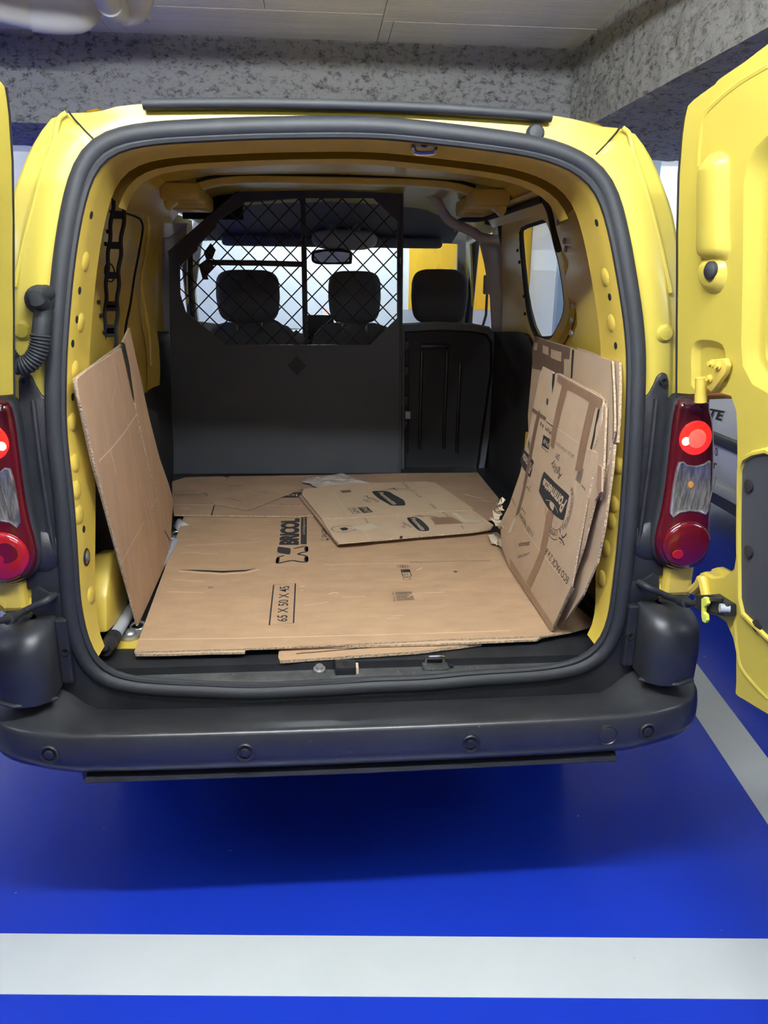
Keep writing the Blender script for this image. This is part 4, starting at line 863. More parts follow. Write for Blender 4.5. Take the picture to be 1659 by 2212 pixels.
# ---- rear doors (local x along the door, local z up)
def rear_door(s, ang):
    d = bpy.data.objects.new('rear_door', None); COL.objects.link(d); d.parent = van; d.location = (s * .71, -.07, 0)
    u = (math.sin(ang), -math.cos(ang)); d.rotation_euler = (0, 0, math.atan2(u[1], s * u[0])); d.empty_display_size = .1
    T = lambda a, b, h: parent_matrix(d) @ Vector((a, -s * (ryz(b) + h), b))
    def mk(name, vf, m, smooth=True, bevel=0.): return build(name, vf[0], vf[1], m, d, smooth=smooth, bevel=bevel)
    OUTL = [(0.245,1.913),(0.1839,1.9),(0.1164,1.889),(0.1072,1.884),(0.09658,1.882),(0.04402,1.872),(0.02634,1.866),(0.009568,1.837),(-0.001431,1.807),(-0.01386,1.752),(-0.02188,1.678),(-0.02441,1.555),(-0.02434,1.407),(-0.02257,1.32),(-0.01346,1.311),(0.03945,1.316),(0.1007,1.327),(0.141,1.333),(0.1635,1.332),(0.1759,1.314),(0.1825,1.271),(0.1959,1.146),(0.2077,1.045),(0.2052,1.013),(0.1823,0.9904),(0.1512,0.9762),(0.12,0.9744),(0.1007,0.9627),(0.09079,0.9289),(0.09085,0.8856),(0.104,0.8674),(0.1389,0.8746),(0.1768,0.8835),(0.2057,0.8824),(0.2266,0.8636),(0.2398,0.8393),(0.2505,0.7827),(0.2536,0.7528),(0.269,0.7481),(0.355,0.7589)]
    um = max(p[0] for p in OUTL)
    OUTL = OUTL + [(.56, .66), (.62, .70), (.635, 1.2), (.62, 1.55), (.57, 1.93), (.45, 1.945)]
    RC = [(0.2487,1.776),(0.2188,1.762),(0.198,1.741),(0.1887,1.708),(0.1898,1.557),(0.1916,1.444),(0.1982,1.403),(0.2272,1.373),(0.2696,1.363)] + [(.585, 1.34), (.595, 1.55), (.565, 1.79)]
    PN = [(0.279,1.269),(0.2421,1.255),(0.2154,1.238),(0.2049,1.211),(0.2173,1.087),(0.2375,0.9592),(0.2552,0.9276),(0.3308,0.91)] + [(.585, .87), (.59, 1.0), (.585, 1.235)]
    def fin(L):    # drop points that fold back
        return L
    RC, PN = fin(RC), fin(PN)
    # outer skin and rim
    mk('outer_skin', platevf(OUTL, .004, lambda a, b, w: T(a, b, -.045 - w)), yellow)
    I1 = inset2(OUTL, .007)
    def loops3(defs): return loftvf([[T(a, b, h) for a, b in L] for L, h in defs])
    mk('rim', loops3([(OUTL, -.049), (OUTL, -.036), (I1, -.034), (I1, -.006), (inset2(OUTL, .012), 0)]), yellow)
    mk('inner_panel', platevf(inset2(OUTL, .012), .001, lambda a, b, w: T(a, b, -w), [RC, PN, smooth2([(0.05405,1.435),(0.08251,1.441),(0.1231,1.44),(0.1432,1.43),(0.1519,1.398),(0.1534,1.357),(0.054,1.339),(0.04092,1.376),(0.04069,1.418)], 3)]), yellow)
    HR = smooth2([(0.05405,1.435),(0.08251,1.441),(0.1231,1.44),(0.1432,1.43),(0.1519,1.398),(0.1534,1.357),(0.054,1.339),(0.04092,1.376),(0.04069,1.418)], 3)
    mk('pressed_recess', loops3([(HR, 0), (inset2(HR, .004), -.002), (inset2(HR, .012), -.011), (inset2(HR, .016), -.012)]), yellow)
    mk('recess_floor', platevf(inset2(HR, .0155), .002, lambda a, b, w: T(a, b, -.0118 - w)), yellow)
    RW = inset2(RC, .040); RA = inset2(RC, .008); RB = inset2(RC, .022)
    mk('window_frame', loops3([(RC, 0), (RA, -.003), (RB, -.016), (inset2(RC, .030), -.018), (RW, -.018), (RW, -.032)]), yellow)
    mk('window', platevf(inset2(RC, .039), .004, lambda a, b, w: T(a, b, -.028 - w)), win_black)
    PW = inset2(PN, .014)
    mk('panel_frame', loops3([(PN, 0), (inset2(PN, .005), .008), (inset2(PN, .010), .008), (PW, -.004)]), yellow)
    pn = mk('lower_panel', platevf(inset2(PN, .0125), .003, lambda a, b, w: T(a, b, .002 - w)), dark_panel)
    for q in [(0.2289,1.187),(0.2451,1.062),(0.2901,0.9289)]:
        V, F = ringvf(T(q[0] + .012, q[1], .003), parent_matrix(d).to_3x3() @ Vector((0, -s, 0)), [(.012, -.003), (.012, .003), (.001, .005)], 14); build('clip', V, F, black_pl, d, smooth=True)
    # pressed pocket, rubber stop, creases
    PK = smooth2([(0.07157,1.735),(0.08332,1.757),(0.1119,1.765),(0.1391,1.759),(0.1478,1.74),(0.1479,1.651),(0.1476,1.592),(0.07302,1.591),(0.06875,1.655)], 3)
    mk('pressed_rib', reliefvf(PK, [(-.006, -.001), (.002, .004), (.009, .016), (.016, .020)], T), yellow)
    BS = smooth2([(0.07892,1.578),(0.1182,1.584),(0.1348,1.571),(0.1327,1.55),(0.1165,1.538),(0.09104,1.541),(0.07631,1.556)], 3)
    mk('stop_boss', reliefvf(BS, [(-.012, -.001), (-.002, .010), (.003, .014), (.006, .015)], T), yellow)
    q = [(0.1192,1.569)][0]
    V, F = ringvf(T(q[0], q[1], .014), parent_matrix(d).to_3x3() @ Vector((0, -s, 0)), [(.0165, -.003), (.0165, .004), (.010, .009), (.001, .010)], 20); build('rubber_stop', V, F, rubber, d, smooth=True)
    mk('edge_seam', tubevf([T(a, b, .001) for a, b in [(-0.006738,1.313),(-0.01063,1.465),(-0.008546,1.643),(-0.0003531,1.743),(0.01401,1.813),(0.02849,1.855)]], .0022, 6), dark_void)
    mk('crease', tubevf(smooth_path([T(a, b, -.005) for a, b in [(0.2486,1.875),(0.1829,1.866),(0.1211,1.85),(0.08068,1.832),(0.06808,1.797),(0.06074,1.752)]], 4), .007, 8), yellow)
    mk('crease', tubevf(smooth_path([T(a, b, -.005) for a, b in [(0.2318,0.9169),(0.2511,0.8553),(0.2683,0.8234),(0.3056,0.8083),(0.3518,0.7998)]], 4), .007, 8), yellow)
    
    # hinge bracket, pin and bolts
    HB = [(0.1134,1.351),(0.1317,1.387),(0.1306,1.408),(0.1666,1.414),(0.1754,1.403),(0.1709,1.387),(0.1448,1.359),(0.1314,1.345)]
    mk('hinge_plate', platevf(HB, .012, lambda a, b, w: T(a, b, .004 + w)), yellow_in, bevel=.003)
    q = [(0.09694,1.351)][0]
    mk('hinge_pin', tubevf([T(q[0], q[1] - .03, .014), T(q[0], q[1] + .018, .014)], .012, 14), yellow_in)
    for q in [(0.131,1.4),(0.1523,1.398),(0.1269,1.371)]:
        V, F = ringvf(T(q[0], q[1], .016), parent_matrix(d).to_3x3() @ Vector((0, -s, 0)), [(.008, -.002), (.008, .002), (.005, .003), (.005, .008), (.001, .008)], 10); build('hinge_bolt', V, F, yellow_in, d, smooth=True)
    mk('lower_hinge', tubevf(smooth_path([T(a, b, .006) for a, b in [(0.09941,0.9164),(0.1205,0.9389),(0.1293,0.9551),(0.1465,0.9256)]], 3), .010, 8), yellow_in)
    return d, T
dr, TR = rear_door(1, math.radians(8)); dl, TL = rear_door(-1, math.radians(8))
# check stays, hinged to the door ears
for s, T, d in ((1, TR, dr), (-1, TL, dl)):
    MS = (lambda p: p) if s > 0 else mirror
    E0 = [T(a, b, .018) for a, b in [(0.09389,0.8885),(0.1351,0.9022),(0.1825,0.9209)]]
    CS = smooth_path(MS([(0.6632,-0.01618,0.8729)]) + MS([(0.6753,-0.04624,0.8711),(0.7195,-0.0469,0.8507)]) + E0, 5)
    ck = tube('check_stay', CS, lambda t: .0085 - .002 * t, rubber, van, seg=10)
    tube('stay_collar', CS[14:17], .012, rubber, ck, seg=10)
    v, f = platevf([(0.1335,0.9207),(0.1876,0.9457),(0.2375,0.9452),(0.2415,0.9211),(0.2083,0.9101),(0.1791,0.903),(0.1464,0.8904)], .024, lambda a, b, w: T(a, b, .001 + w)); build('stay_housing', v, f, black_pl, d, bevel=.004)
    v, f = platevf([(0.1732,0.9343),(0.2296,0.9564),(0.2281,0.9479),(0.1744,0.9266)], .008, lambda a, b, w: T(a, b, .024 + w)); build('housing_rib', v, f, black_pl, d, bevel=.002)
    q = [(0.2304,0.9345)][0]
    lathe('stay_bolt', T(q[0], q[1], .024), parent_matrix(d).to_3x3() @ Vector((-.4, -s, 0)), [(.009, -.01), (.009, .008), (.004, .009), (.001, .007)], grey_pole, d, 12)
    if s > 0:
        v, f = platevf([(0.176,0.9329),(0.1841,0.9404),(0.1932,0.9413),(0.1978,0.9311),(0.1929,0.9239),(0.1873,0.9204),(0.1877,0.9082),(0.1972,0.9064),(0.2005,0.8956),(0.1958,0.8872),(0.1865,0.8871),(0.1817,0.8973)], .008, lambda a, b, w: T(a, b, .030 + w)); build('lime_clip', v, f, lime, d, bevel=.0015)

# ------------------------------------------------------------------ cardboard on the load floor
TOP = (0, 0, 6)
def board(name, pts, th, m, label, group=None, toward=TOP, cat='cardboard'):
    o = slab(name, pts, th, m, None, toward=toward, edge=cb_edge); return tag(o, label, cat, group or 'cardboard sheets laid on the load floor')
def jag(pts, amt, n, sides):
    """break the straight sides listed into a slightly torn edge"""
    out = []; m = len(pts)
    for i in range(m):
        a, b = Vector(pts[i]), Vector(pts[(i + 1) % m]); out.append(a)
        if i in sides:
            o, u, v, nn = frame_of(pts); d = (b - a); s = nn.cross(d.normalized())
            for k in range(1, n): out.append(a + d * (k / n) + s * random.uniform(-amt, amt))
    return out
NZ = (0, 0, 1)
main = board('cardboard_sheet', jag([(-0.5948,1.189,0.674),(-0.03103,1.173,0.674),(0.528,1.146,0.674),(0.5221,0.8949,0.674),(0.5182,0.543,0.674),(0.5169,0.1254,0.674),(0.4709,0.1176,0.674),(0.2129,0.1149,0.674),(-0.1877,0.09633,0.674),(-0.5334,0.09321,0.674)], .0015, 6, (6, 7, 8)), .005, brown_cb, 'large brown cardboard sheet with the boxed size print, lying nearest the sill')
prints('print', ink, main,
    textvf('BRICOL', [(-0.1536,0.8464,0.6744),(-0.157,1.147,0.6744),(-0.228,1.143,0.6744),(-0.2218,0.85,0.6744)], bold=.06, space=.92),
    polyvf([(-0.148,0.8527,0.6744),(-0.1275,0.8516,0.6744),(-0.1315,1.159,0.6744),(-0.153,1.16,0.6744)]),
    polyvf(smooth_path([(-0.2242,0.8269,0.6744),(-0.2198,0.8312,0.6744),(-0.193,0.8197,0.6744),(-0.1812,0.8108,0.6744),(-0.1801,0.7703,0.6744),(-0.1843,0.7529,0.6744),(-0.2029,0.7635,0.6744),(-0.2216,0.7751,0.6744),(-0.2241,0.7995,0.6744)], 2, True)),
    ribbonvf(smooth_path([(-0.1991,0.745,0.6744),(-0.2107,0.7361,0.6744),(-0.2178,0.7287,0.6744),(-0.2198,0.7034,0.6744),(-0.2192,0.68,0.6744),(-0.2138,0.6764,0.6744),(-0.1952,0.687,0.6744),(-0.172,0.6982,0.6744),(-0.151,0.6871,0.6744),(-0.1302,0.6818,0.6744),(-0.1245,0.6915,0.6744),(-0.1249,0.7237,0.6744),(-0.1297,0.7386,0.6744),(-0.1419,0.748,0.6744),(-0.1536,0.7556,0.6744),(-0.1424,0.77,0.6744),(-0.1273,0.779,0.6744),(-0.1258,0.8033,0.6744),(-0.1279,0.8246,0.6744),(-0.1358,0.8305,0.6744),(-0.1527,0.8203,0.6744),(-0.1702,0.8102,0.6744)], 3), .0085, NZ),
    ribbonvf([(-0.2184,0.7245,0.6744),(-0.2177,0.6824,0.6744)], .011, NZ), ribbonvf([(-0.1273,0.7281,0.6744),(-0.1267,0.6899,0.6744)], .013, NZ), ribbonvf([(-0.1287,0.8218,0.6744),(-0.1281,0.7853,0.6744)], .013, NZ),
    textvf('SALON', [(-0.05834,0.9187,0.6744),(-0.06063,1.022,0.6744),(-0.07653,1.023,0.6744),(-0.07676,0.9197,0.6744)], bold=.02),
    ribbonvf([(-0.07665,0.9068,0.6744),(-0.07673,0.8853,0.6744),(-0.05287,0.8909,0.6744),(-0.05331,0.9076,0.6744)], .0022, NZ, closed=True), polyvf([(-0.06006,0.9089,0.6744),(-0.05201,0.9085,0.6744),(-0.05225,0.8889,0.6744),(-0.06025,0.8893,0.6744)]),
    textvf('65 X 50 X 45', [(-0.1699,0.2415,0.6744),(-0.1729,0.4877,0.6744),(-0.2014,0.4812,0.6744),(-0.1979,0.2432,0.6744)], bold=.012),
    ribbonvf([(-0.2159,0.2223,0.6744),(-0.1532,0.2317,0.6744),(-0.1559,0.505,0.6744),(-0.2197,0.4968,0.6744)], .0042, NZ, closed=True),
    polyvf([(0.3296,0.5758,0.6744),(0.3389,0.5792,0.6744),(0.3462,0.571,0.6744),(0.3362,0.5638,0.6744)]),
    textvf('Bricobox : 424671', [(0.1302,0.3573,0.6744),(0.1301,0.4259,0.6744),(0.1247,0.4262,0.6744),(0.123,0.3578,0.6744)]),
    *[ribbonvf([(0.1348,0.4188,0.6744),(0.1839,0.4228,0.6744)] if 0 else [Vector(a).lerp(Vector(b), k / 13.) for a, b in zip([(0.1338,0.4222,0.6744),(0.1826,0.4228,0.6744)], [(0.1343,0.359,0.6744),(0.1848,0.3626,0.6744)])], w, NZ) for k, w in ((0, .002), (1.3, .003), (2.2, .0015), (3.4, .0036), (5, .0014), (6.2, .003), (7.4, .0018), (8.6, .0032), (10, .002), (11.4, .003), (12.6, .0016))],
    ribbonvf(smooth_path([(0.1692,0.5965,0.6744),(0.1783,0.6,0.6744),(0.1957,0.599,0.6744),(0.1959,0.5754,0.6744),(0.196,0.5447,0.6744),(0.1888,0.5375,0.6744),(0.1718,0.5385,0.6744),(0.1699,0.5614,0.6744)], 2, True), .0026, NZ, closed=True), polyvf([(0.1707,0.5964,0.6744),(0.1957,0.599,0.6744),(0.1959,0.5754,0.6744),(0.1713,0.5745,0.6744)]),
    ribbonvf(circle([(0.1801,0.523,0.6744)][0], .012, (1, 0, 0), (0, 1, 0), 14, .009), .0022, NZ, closed=True),
    *[ribbonvf(circle(c, .009, (1, 0, 0), (0, 1, 0), 12, .010), .0018, NZ, closed=True) for c in [(0.1694,0.6265,0.6744),(0.1784,0.628,0.6744),(0.1869,0.6255,0.6744)]],
    textvf('IIIII', [(-0.4091,0.4773,0.6744),(-0.3935,0.4799,0.6744),(-0.3971,0.4976,0.6744),(-0.4128,0.495,0.6744)], shear=-.4), textvf('11', [(0.1758,0.5496,0.6744),(0.1858,0.5491,0.6744),(0.1879,0.5681,0.6744),(0.1779,0.5687,0.6744)]))
prints('strip_lettering', cream, main, textvf('Le bricolage pour de', [(-0.1322,0.9565,0.6748),(-0.1345,1.15,0.6748),(-0.1481,1.151,0.6748),(-0.1452,0.9572,0.6748)]))
prints('fold_line', fold_cb, main, *[ribbonvf(p, .0026, NZ) for p in ([(-0.5368,0.1597,0.6744),(-0.3063,0.1509,0.6744),(-0.07336,0.1498,0.6744),(0.1639,0.1486,0.6744),(0.4069,0.1529,0.6744)], [(-0.06986,0.6558,0.6744),(0.211,0.6549,0.6744),(0.4652,0.662,0.6744)], [(-0.5458,0.7898,0.6744),(-0.48,0.7907,0.6744),(-0.475,0.7772,0.6744),(-0.4183,0.7786,0.6744)], [(-0.5223,0.555,0.6744),(-0.4292,0.5352,0.6744)], [(-0.5165,0.4629,0.6744),(-0.4173,0.4504,0.6744)], [(-0.5365,0.8618,0.6744),(-0.29,0.882,0.6744)])])
prints('scuff', fold_cb, main, *[ribbonvf(p, w, NZ) for p, w in (([(-0.1418,0.4796,0.6744),(-0.1283,0.4823,0.6744)], .004), ([(-0.1411,0.4482,0.6744),(-0.1305,0.4511,0.6744)], .003), ([(-0.05818,0.4197,0.6744),(-0.04469,0.429,0.6744),(-0.03007,0.4248,0.6744)], .004), ([(0.1686,0.4066,0.6744),(0.2096,0.4111,0.6744),(0.2778,0.414,0.6744)], .002), ([(0.1082,0.2586,0.6744),(0.14,0.2627,0.6744)], .002), ([(0.09444,0.2448,0.6744),(0.132,0.2455,0.6744)], .002), ([(-0.01895,0.3941,0.6744),(0.0474,0.3969,0.6744)], .002), ([(-0.1298,0.3426,0.6744),(-0.05889,0.3638,0.6744)], .002), ([(0.218,0.5899,0.6744),(0.2384,0.6126,0.6744)], .004), ([(0.166,0.3834,0.6744),(0.1842,0.4024,0.6744)], .005))])
gp = [(-0.52,0.6382,0.6745),(-0.4567,0.6308,0.6745),(-0.3845,0.619,0.6745),(-0.314,0.6229,0.6745),(-0.2779,0.6368,0.6745),(-0.3129,0.6112,0.6745),(-0.3826,0.6034,0.6745),(-0.455,0.619,0.6745)]
prints('split', dark_void, main, polyvf(gp), ribbonvf([(0.2055,0.6591,0.6745),(0.3168,0.6614,0.6745),(0.4652,0.6617,0.6745)], .0028, NZ))
prints('split_edge', fold_cb, main, ribbonvf([(-0.5172,0.622,0.6747),(-0.4532,0.6068,0.6747),(-0.3812,0.5913,0.6747),(-0.3118,0.599,0.6747),(-0.2741,0.6242,0.6747)], .006, NZ))
under = board('cardboard_sheet.001', jag([(-0.5313,0.09166,0.6685),(-0.2685,0.08749,0.6685),(-0.2657,0.1069,0.6685),(0.2113,0.1028,0.6685),(0.4693,0.1103,0.6685),(0.4937,0.1327,0.6685),(0.5,0.2217,0.6685),(0.1903,0.3627,0.6685),(-0.4362,0.3991,0.6685),(-0.5321,0.1357,0.6685)], .0015, 6, (0, 2, 3)), .006, tan_cb, 'thin cardboard layer just showing under the front edge of the large printed sheet')
flapf = board('cardboard_sheet.002', jag([(-0.1853,0.1086,0.66),(0.2,0.1464,0.66),(0.3303,0.1332,0.66),(0.3278,0.1151,0.66),(0.1559,0.08018,0.66),(-0.006016,0.06824,0.66),(-0.1804,0.05293,0.66),(-0.1859,0.07457,0.66)], .0012, 5, (3, 4, 5)), .008, brown_cb, 'narrow cardboard flap poking out over the sill under the large sheet')
V, F = ribbonvf([(-0.1423,0.08556,0.6604),(-0.004633,0.1017,0.6604),(0.161,0.1219,0.6604),(0.3231,0.1276,0.6604)], .004, NZ); prints('flute_gap', dark_void, flapf, (V, F))
side_s = board('cardboard_sheet.003', jag([(0.4657,0.9623,0.6695),(0.558,0.9575,0.6695),(0.5888,0.5978,0.6695),(0.6523,0.2105,0.6695),(0.6437,0.1822,0.6695),(0.5659,0.1479,0.6695),(0.4715,0.1187,0.6695),(0.4566,0.2516,0.6695)], .0012, 4, (3, 4, 5)), .006, brown_cb, 'brown cardboard sheet showing under the leaning stack on the right')
prints('marks', ink_faint, side_s, ribbonvf([(0.485,0.7973,0.6699),(0.5125,0.7912,0.6699)], .004, NZ))
back1 = board('cardboard_sheet.004', [(-0.5011,1.679,0.676),(-0.4884,1.784,0.676),(-0.06198,1.792,0.676),(0.3241,1.811,0.676),(0.6545,1.806,0.676),(0.655,1.363,0.676),(0.5682,1.091,0.676),(-0.08388,1.158,0.676),(-0.3125,1.192,0.676),(-0.4672,1.323,0.676)], .005, dull_cb, 'dull brown cardboard sheet at the far end of the load floor, against the partition')
prints('tape', tape_dark, back1, polyvf([(0.3848,1.648,0.6764),(0.4344,1.646,0.6764),(0.4996,1.276,0.6764),(0.4541,1.24,0.6764)]))
prints('scuff', fold_cb, back1, ribbonvf([(0.521,1.445,0.6764),(0.5514,1.408,0.6764),(0.5807,1.379,0.6764)], .007, NZ), ribbonvf([(0.5804,1.358,0.6764),(0.6052,1.33,0.6764),(0.6257,1.336,0.6764)], .004, NZ))
b2 = board('cardboard_box', [(-0.7253,1.684,0.6815),(-0.681,1.755,0.6815),(-0.5188,1.764,0.6815),(-0.4913,1.738,0.6815),(-0.4984,1.659,0.6815),(-0.1839,1.629,0.6815),(-0.1321,1.367,0.6815),(-0.09781,1.164,0.6815),(-0.1709,1.15,0.6815),(-0.4842,1.177,0.6815),(-0.6306,1.19,0.6815),(-0.6598,1.326,0.6815)], .005, dull_cb, 'flattened dull box with faint upside-down print in the far left corner of the load bay')
prints('print', ink_faint, b2, textvf('Pommette', [(-0.545,1.446,0.6819),(-0.6802,1.452,0.6819),(-0.6801,1.494,0.6819),(-0.5546,1.488,0.6819)], bold=.03), ribbonvf(smooth_path([(-0.6852,1.459,0.6819),(-0.6776,1.501,0.6819),(-0.5632,1.496,0.6819),(-0.546,1.467,0.6819),(-0.5544,1.432,0.6819),(-0.6703,1.438,0.6819)], 2, True), .005, NZ, closed=True), textvf('Agility', [(-0.5844,1.511,0.6819),(-0.6609,1.514,0.6819),(-0.662,1.543,0.6819),(-0.5925,1.54,0.6819)]),
       textvf('K 2 X 10E', [(-0.1346,1.287,0.6819),(-0.244,1.299,0.6819),(-0.2449,1.318,0.6819),(-0.1386,1.309,0.6819)]), ribbonvf([(-0.4714,1.594,0.6819),(-0.4129,1.599,0.6819)], .010, NZ), ribbonvf([(-0.6324,1.702,0.6819),(-0.6041,1.701,0.6819)], .006, NZ), textvf('2 X 102 KG', [(-0.485,1.323,0.6819),(-0.5875,1.334,0.6819),(-0.5905,1.354,0.6819),(-0.491,1.343,0.6819)]))
prints('badge', ink, b2, polyvf([(-0.2416,1.404,0.6819),(-0.1952,1.479,0.6819),(-0.1568,1.485,0.6819),(-0.1535,1.414,0.6819),(-0.1777,1.401,0.6819)]))
prints('badge_letters', cream, b2, textvf('JO', [(-0.1688,1.42,0.6823),(-0.2198,1.423,0.6823),(-0.2174,1.457,0.6823),(-0.1677,1.455,0.6823)], bold=.02))
prints('fold_line', fold_cb, b2, ribbonvf([(-0.6578,1.325,0.6819),(-0.5015,1.311,0.6819),(-0.3203,1.302,0.6819),(-0.1164,1.28,0.6819)], .003, NZ), ribbonvf([(-0.6225,1.285,0.6819),(-0.5986,1.247,0.6819)], .002, NZ), ribbonvf([(-0.6128,1.291,0.6819),(-0.589,1.253,0.6819)], .002, NZ), ribbonvf([(-0.6031,1.297,0.6819),(-0.5793,1.258,0.6819)], .002, NZ))
prints('split', dark_void, b2, ribbonvf([(-0.496,1.311,0.6819),(-0.4892,1.176,0.6819)], .005, NZ))
b3 = board('cardboard_offcut', [(-0.4945,1.316,0.688),(-0.4207,1.482,0.688),(-0.1823,1.574,0.688),(-0.1517,1.528,0.688),(-0.1874,1.478,0.688),(-0.3565,1.222,0.688)], .004, dull_cb, 'pointed cardboard offcut lying across the faint printed box at the back')
prints('slit', dark_void, b3, ribbonvf([(-0.4591,1.385,0.6884),(-0.3924,1.342,0.6884)], .003, NZ), ribbonvf([(-0.3606,1.492,0.6884),(-0.3012,1.461,0.6884)], .003, NZ))

pb = empty('printed_box', (.1, 1.4, .69), 'flattened tan box with two dark badge prints lying at the right rear', 'box')
up_pts = jag([(-0.1544,1.385,0.7),(-0.1485,1.47,0.7),(0.05534,1.55,0.7),(0.3775,1.567,0.7),(0.4156,1.55,0.7),(0.506,1.159,0.7),(0.4978,1.135,0.7),(0.3905,1.135,0.7),(0.09552,1.073,0.7),(-0.0752,1.058,0.7)], .001, 4, (7,))
slab('upper_panel', up_pts, .006, tan_cb, pb, toward=TOP, edge=cb_edge)
lo_pts = jag([(-0.08027,1.079,0.697),(0.09783,1.082,0.697),(0.3886,1.144,0.697),(0.5033,1.145,0.697),(0.5419,0.9604,0.697),(0.5228,0.919,0.697),(0.4541,0.8916,0.697),(0.08763,0.8169,0.697),(-0.02079,0.7944,0.697),(-0.03385,0.8375,0.697)], .001, 4, (6, 7))
slab('lower_panel', lo_pts, .006, tan_cb, pb, toward=TOP, edge=cb_edge)
slab('side_flap', [(-0.1589,1.414,0.692),(-0.07688,1.095,0.692),(-0.02059,0.8038,0.692),(-0.02658,0.8135,0.692),(-0.08715,1.073,0.692),(-0.1658,1.386,0.692)], .008, dull_cb, pb, toward=TOP)
slab('torn_flap', [(-0.02892,0.8473,0.6985),(0.02478,0.8111,0.6985),(0.08765,0.8173,0.6985),(0.08704,0.8079,0.6985),(-0.021,0.7855,0.6985)], .003, tan_cb, pb, toward=TOP)
def badge(parent, poly, text, tint=ink):
    prints('badge', tint, parent, polyvf(poly)); return prints('badge_letters', cream, parent, text)
badge(pb, smooth_path([(0.1336,1.413,0.7004),(0.1496,1.422,0.7004),(0.1989,1.414,0.7004),(0.2176,1.367,0.7004),(0.2505,1.284,0.7004),(0.2491,1.22,0.7004),(0.2424,1.208,0.7004),(0.1957,1.21,0.7004),(0.1835,1.236,0.7004),(0.1559,1.302,0.7004),(0.1384,1.37,0.7004)], 2, True), textvf('Pommette', [(0.1535,1.396,0.7008),(0.2003,1.221,0.7008),(0.2262,1.226,0.7008),(0.1749,1.402,0.7008)], bold=.02))
badge(pb, smooth_path([(0.2385,1.057,0.6974),(0.2514,1.064,0.6974),(0.2751,1.061,0.6974),(0.2907,1.021,0.6974),(0.3031,0.9499,0.6974),(0.3014,0.9135,0.6974),(0.2919,0.9037,0.6974),(0.2662,0.9081,0.6974),(0.2525,0.9577,0.6974),(0.242,1.012,0.6974)], 2, True), textvf('Pommette', [(0.2497,1.049,0.6978),(0.2731,0.9106,0.6978),(0.2934,0.9147,0.6978),(0.2674,1.054,0.6978)], bold=.02))
prints('print', ink, pb, textvf('Agility', [(0.09133,1.338,0.7004),(0.1483,1.25,0.7004),(0.1575,1.276,0.7004),(0.1041,1.365,0.7004)]), textvf('DRY', [(0.0884,1.285,0.7004),(0.1156,1.252,0.7004),(0.1223,1.271,0.7004),(0.09501,1.305,0.7004)]), ribbonvf(circle([(0.2402,1.366,0.7004)][0], .085, (1, 0, 0), (0, 1, 0), 24, .09)[2:15], .003, NZ), ribbonvf(circle([(0.2402,1.366,0.7004)][0], .072, (1, 0, 0), (0, 1, 0), 24, .078)[2:15], .002, NZ),
       textvf('ECO PACK', [(0.2684,1.547,0.7004),(0.2836,1.449,0.7004),(0.2961,1.456,0.7004),(0.2812,1.554,0.7004)]), textvf('2 x 8', [(0.3012,1.384,0.7004),(0.3182,1.321,0.7004),(0.3303,1.328,0.7004),(0.3135,1.39,0.7004)]), textvf('9 Poids', [(0.3422,1.222,0.7004),(0.3585,1.159,0.7004),(0.3701,1.165,0.7004),(0.3539,1.228,0.7004)]), ribbonvf(smooth_path([(0.2074,1.467,0.7004),(0.2255,1.452,0.7004),(0.2388,1.429,0.7004)], 3), .004, NZ), ribbonvf(smooth_path([(0.2314,1.473,0.7004),(0.2248,1.444,0.7004)], 2), .004, NZ),
       polyvf([(0.06362,1.191,0.7004),(0.09967,1.198,0.7004),(0.1182,1.128,0.7004),(0.08266,1.118,0.7004)]), ribbonvf([(0.02613,1.187,0.7004),(0.06007,1.192,0.7004),(0.08266,1.118,0.7004),(0.044,1.108,0.7004)], .0025, NZ, closed=True), textvf('PNM', [(0.03274,1.174,0.7004),(0.05117,1.114,0.7004),(0.07256,1.125,0.7004),(0.05092,1.186,0.7004)]),
       textvf('Agility', [(0.2095,0.9919,0.6974),(0.2401,0.9373,0.6974),(0.2492,0.9579,0.6974),(0.2218,1.013,0.6974)]), textvf('DRY', [(0.2056,0.9548,0.6974),(0.2199,0.9331,0.6974),(0.2265,0.9484,0.6974),(0.2122,0.9703,0.6974)]), ribbonvf(circle([(0.3016,1.026,0.6974)][0], .058, (1, 0, 0), (0, 1, 0), 24, .06)[1:14], .0025, NZ), ribbonvf(circle([(0.3016,1.026,0.6974)][0], .05, (1, 0, 0), (0, 1, 0), 24, .052)[1:14], .0018, NZ), ribbonvf([(0.2821,1.089,0.6974),(0.2945,1.077,0.6974),(0.2999,1.065,0.6974)], .004, NZ),
       polyvf([(-0.01367,0.9501,0.6974),(0.004624,0.9596,0.6974),(0.01736,0.9485,0.6974),(0.01336,0.9281,0.6974),(-0.003011,0.9238,0.6974)]), ribbonvf(circle([(0.0007821,0.9416,0.6974)][0], .042, (1, 0, 0), (0, 1, 0), 20, .036), .0025, NZ, closed=True),
       textvf('27 04/2022', [(0.07655,1.071,0.6974),(0.08926,0.9979,0.6974),(0.09627,1.003,0.6974),(0.0837,1.076,0.6974)]), textvf('Eco PACK', [(0.3794,1.12,0.6974),(0.392,1.055,0.6974),(0.4015,1.06,0.6974),(0.3891,1.125,0.6974)]), textvf('Agility', [(0.4202,0.9599,0.6974),(0.4226,0.9177,0.6974),(0.4302,0.9225,0.6974),(0.4278,0.9649,0.6974)]), polyvf([(0.1921,0.8538,0.6974),(0.2019,0.8562,0.6974),(0.198,0.834,0.6974),(0.1883,0.8321,0.6974)]))
prints('box_letters', cream, pb, textvf('PNF', [(0.07212,1.184,0.7008),(0.08987,1.123,0.7008),(0.1113,1.13,0.7008),(0.09374,1.189,0.7008)]))
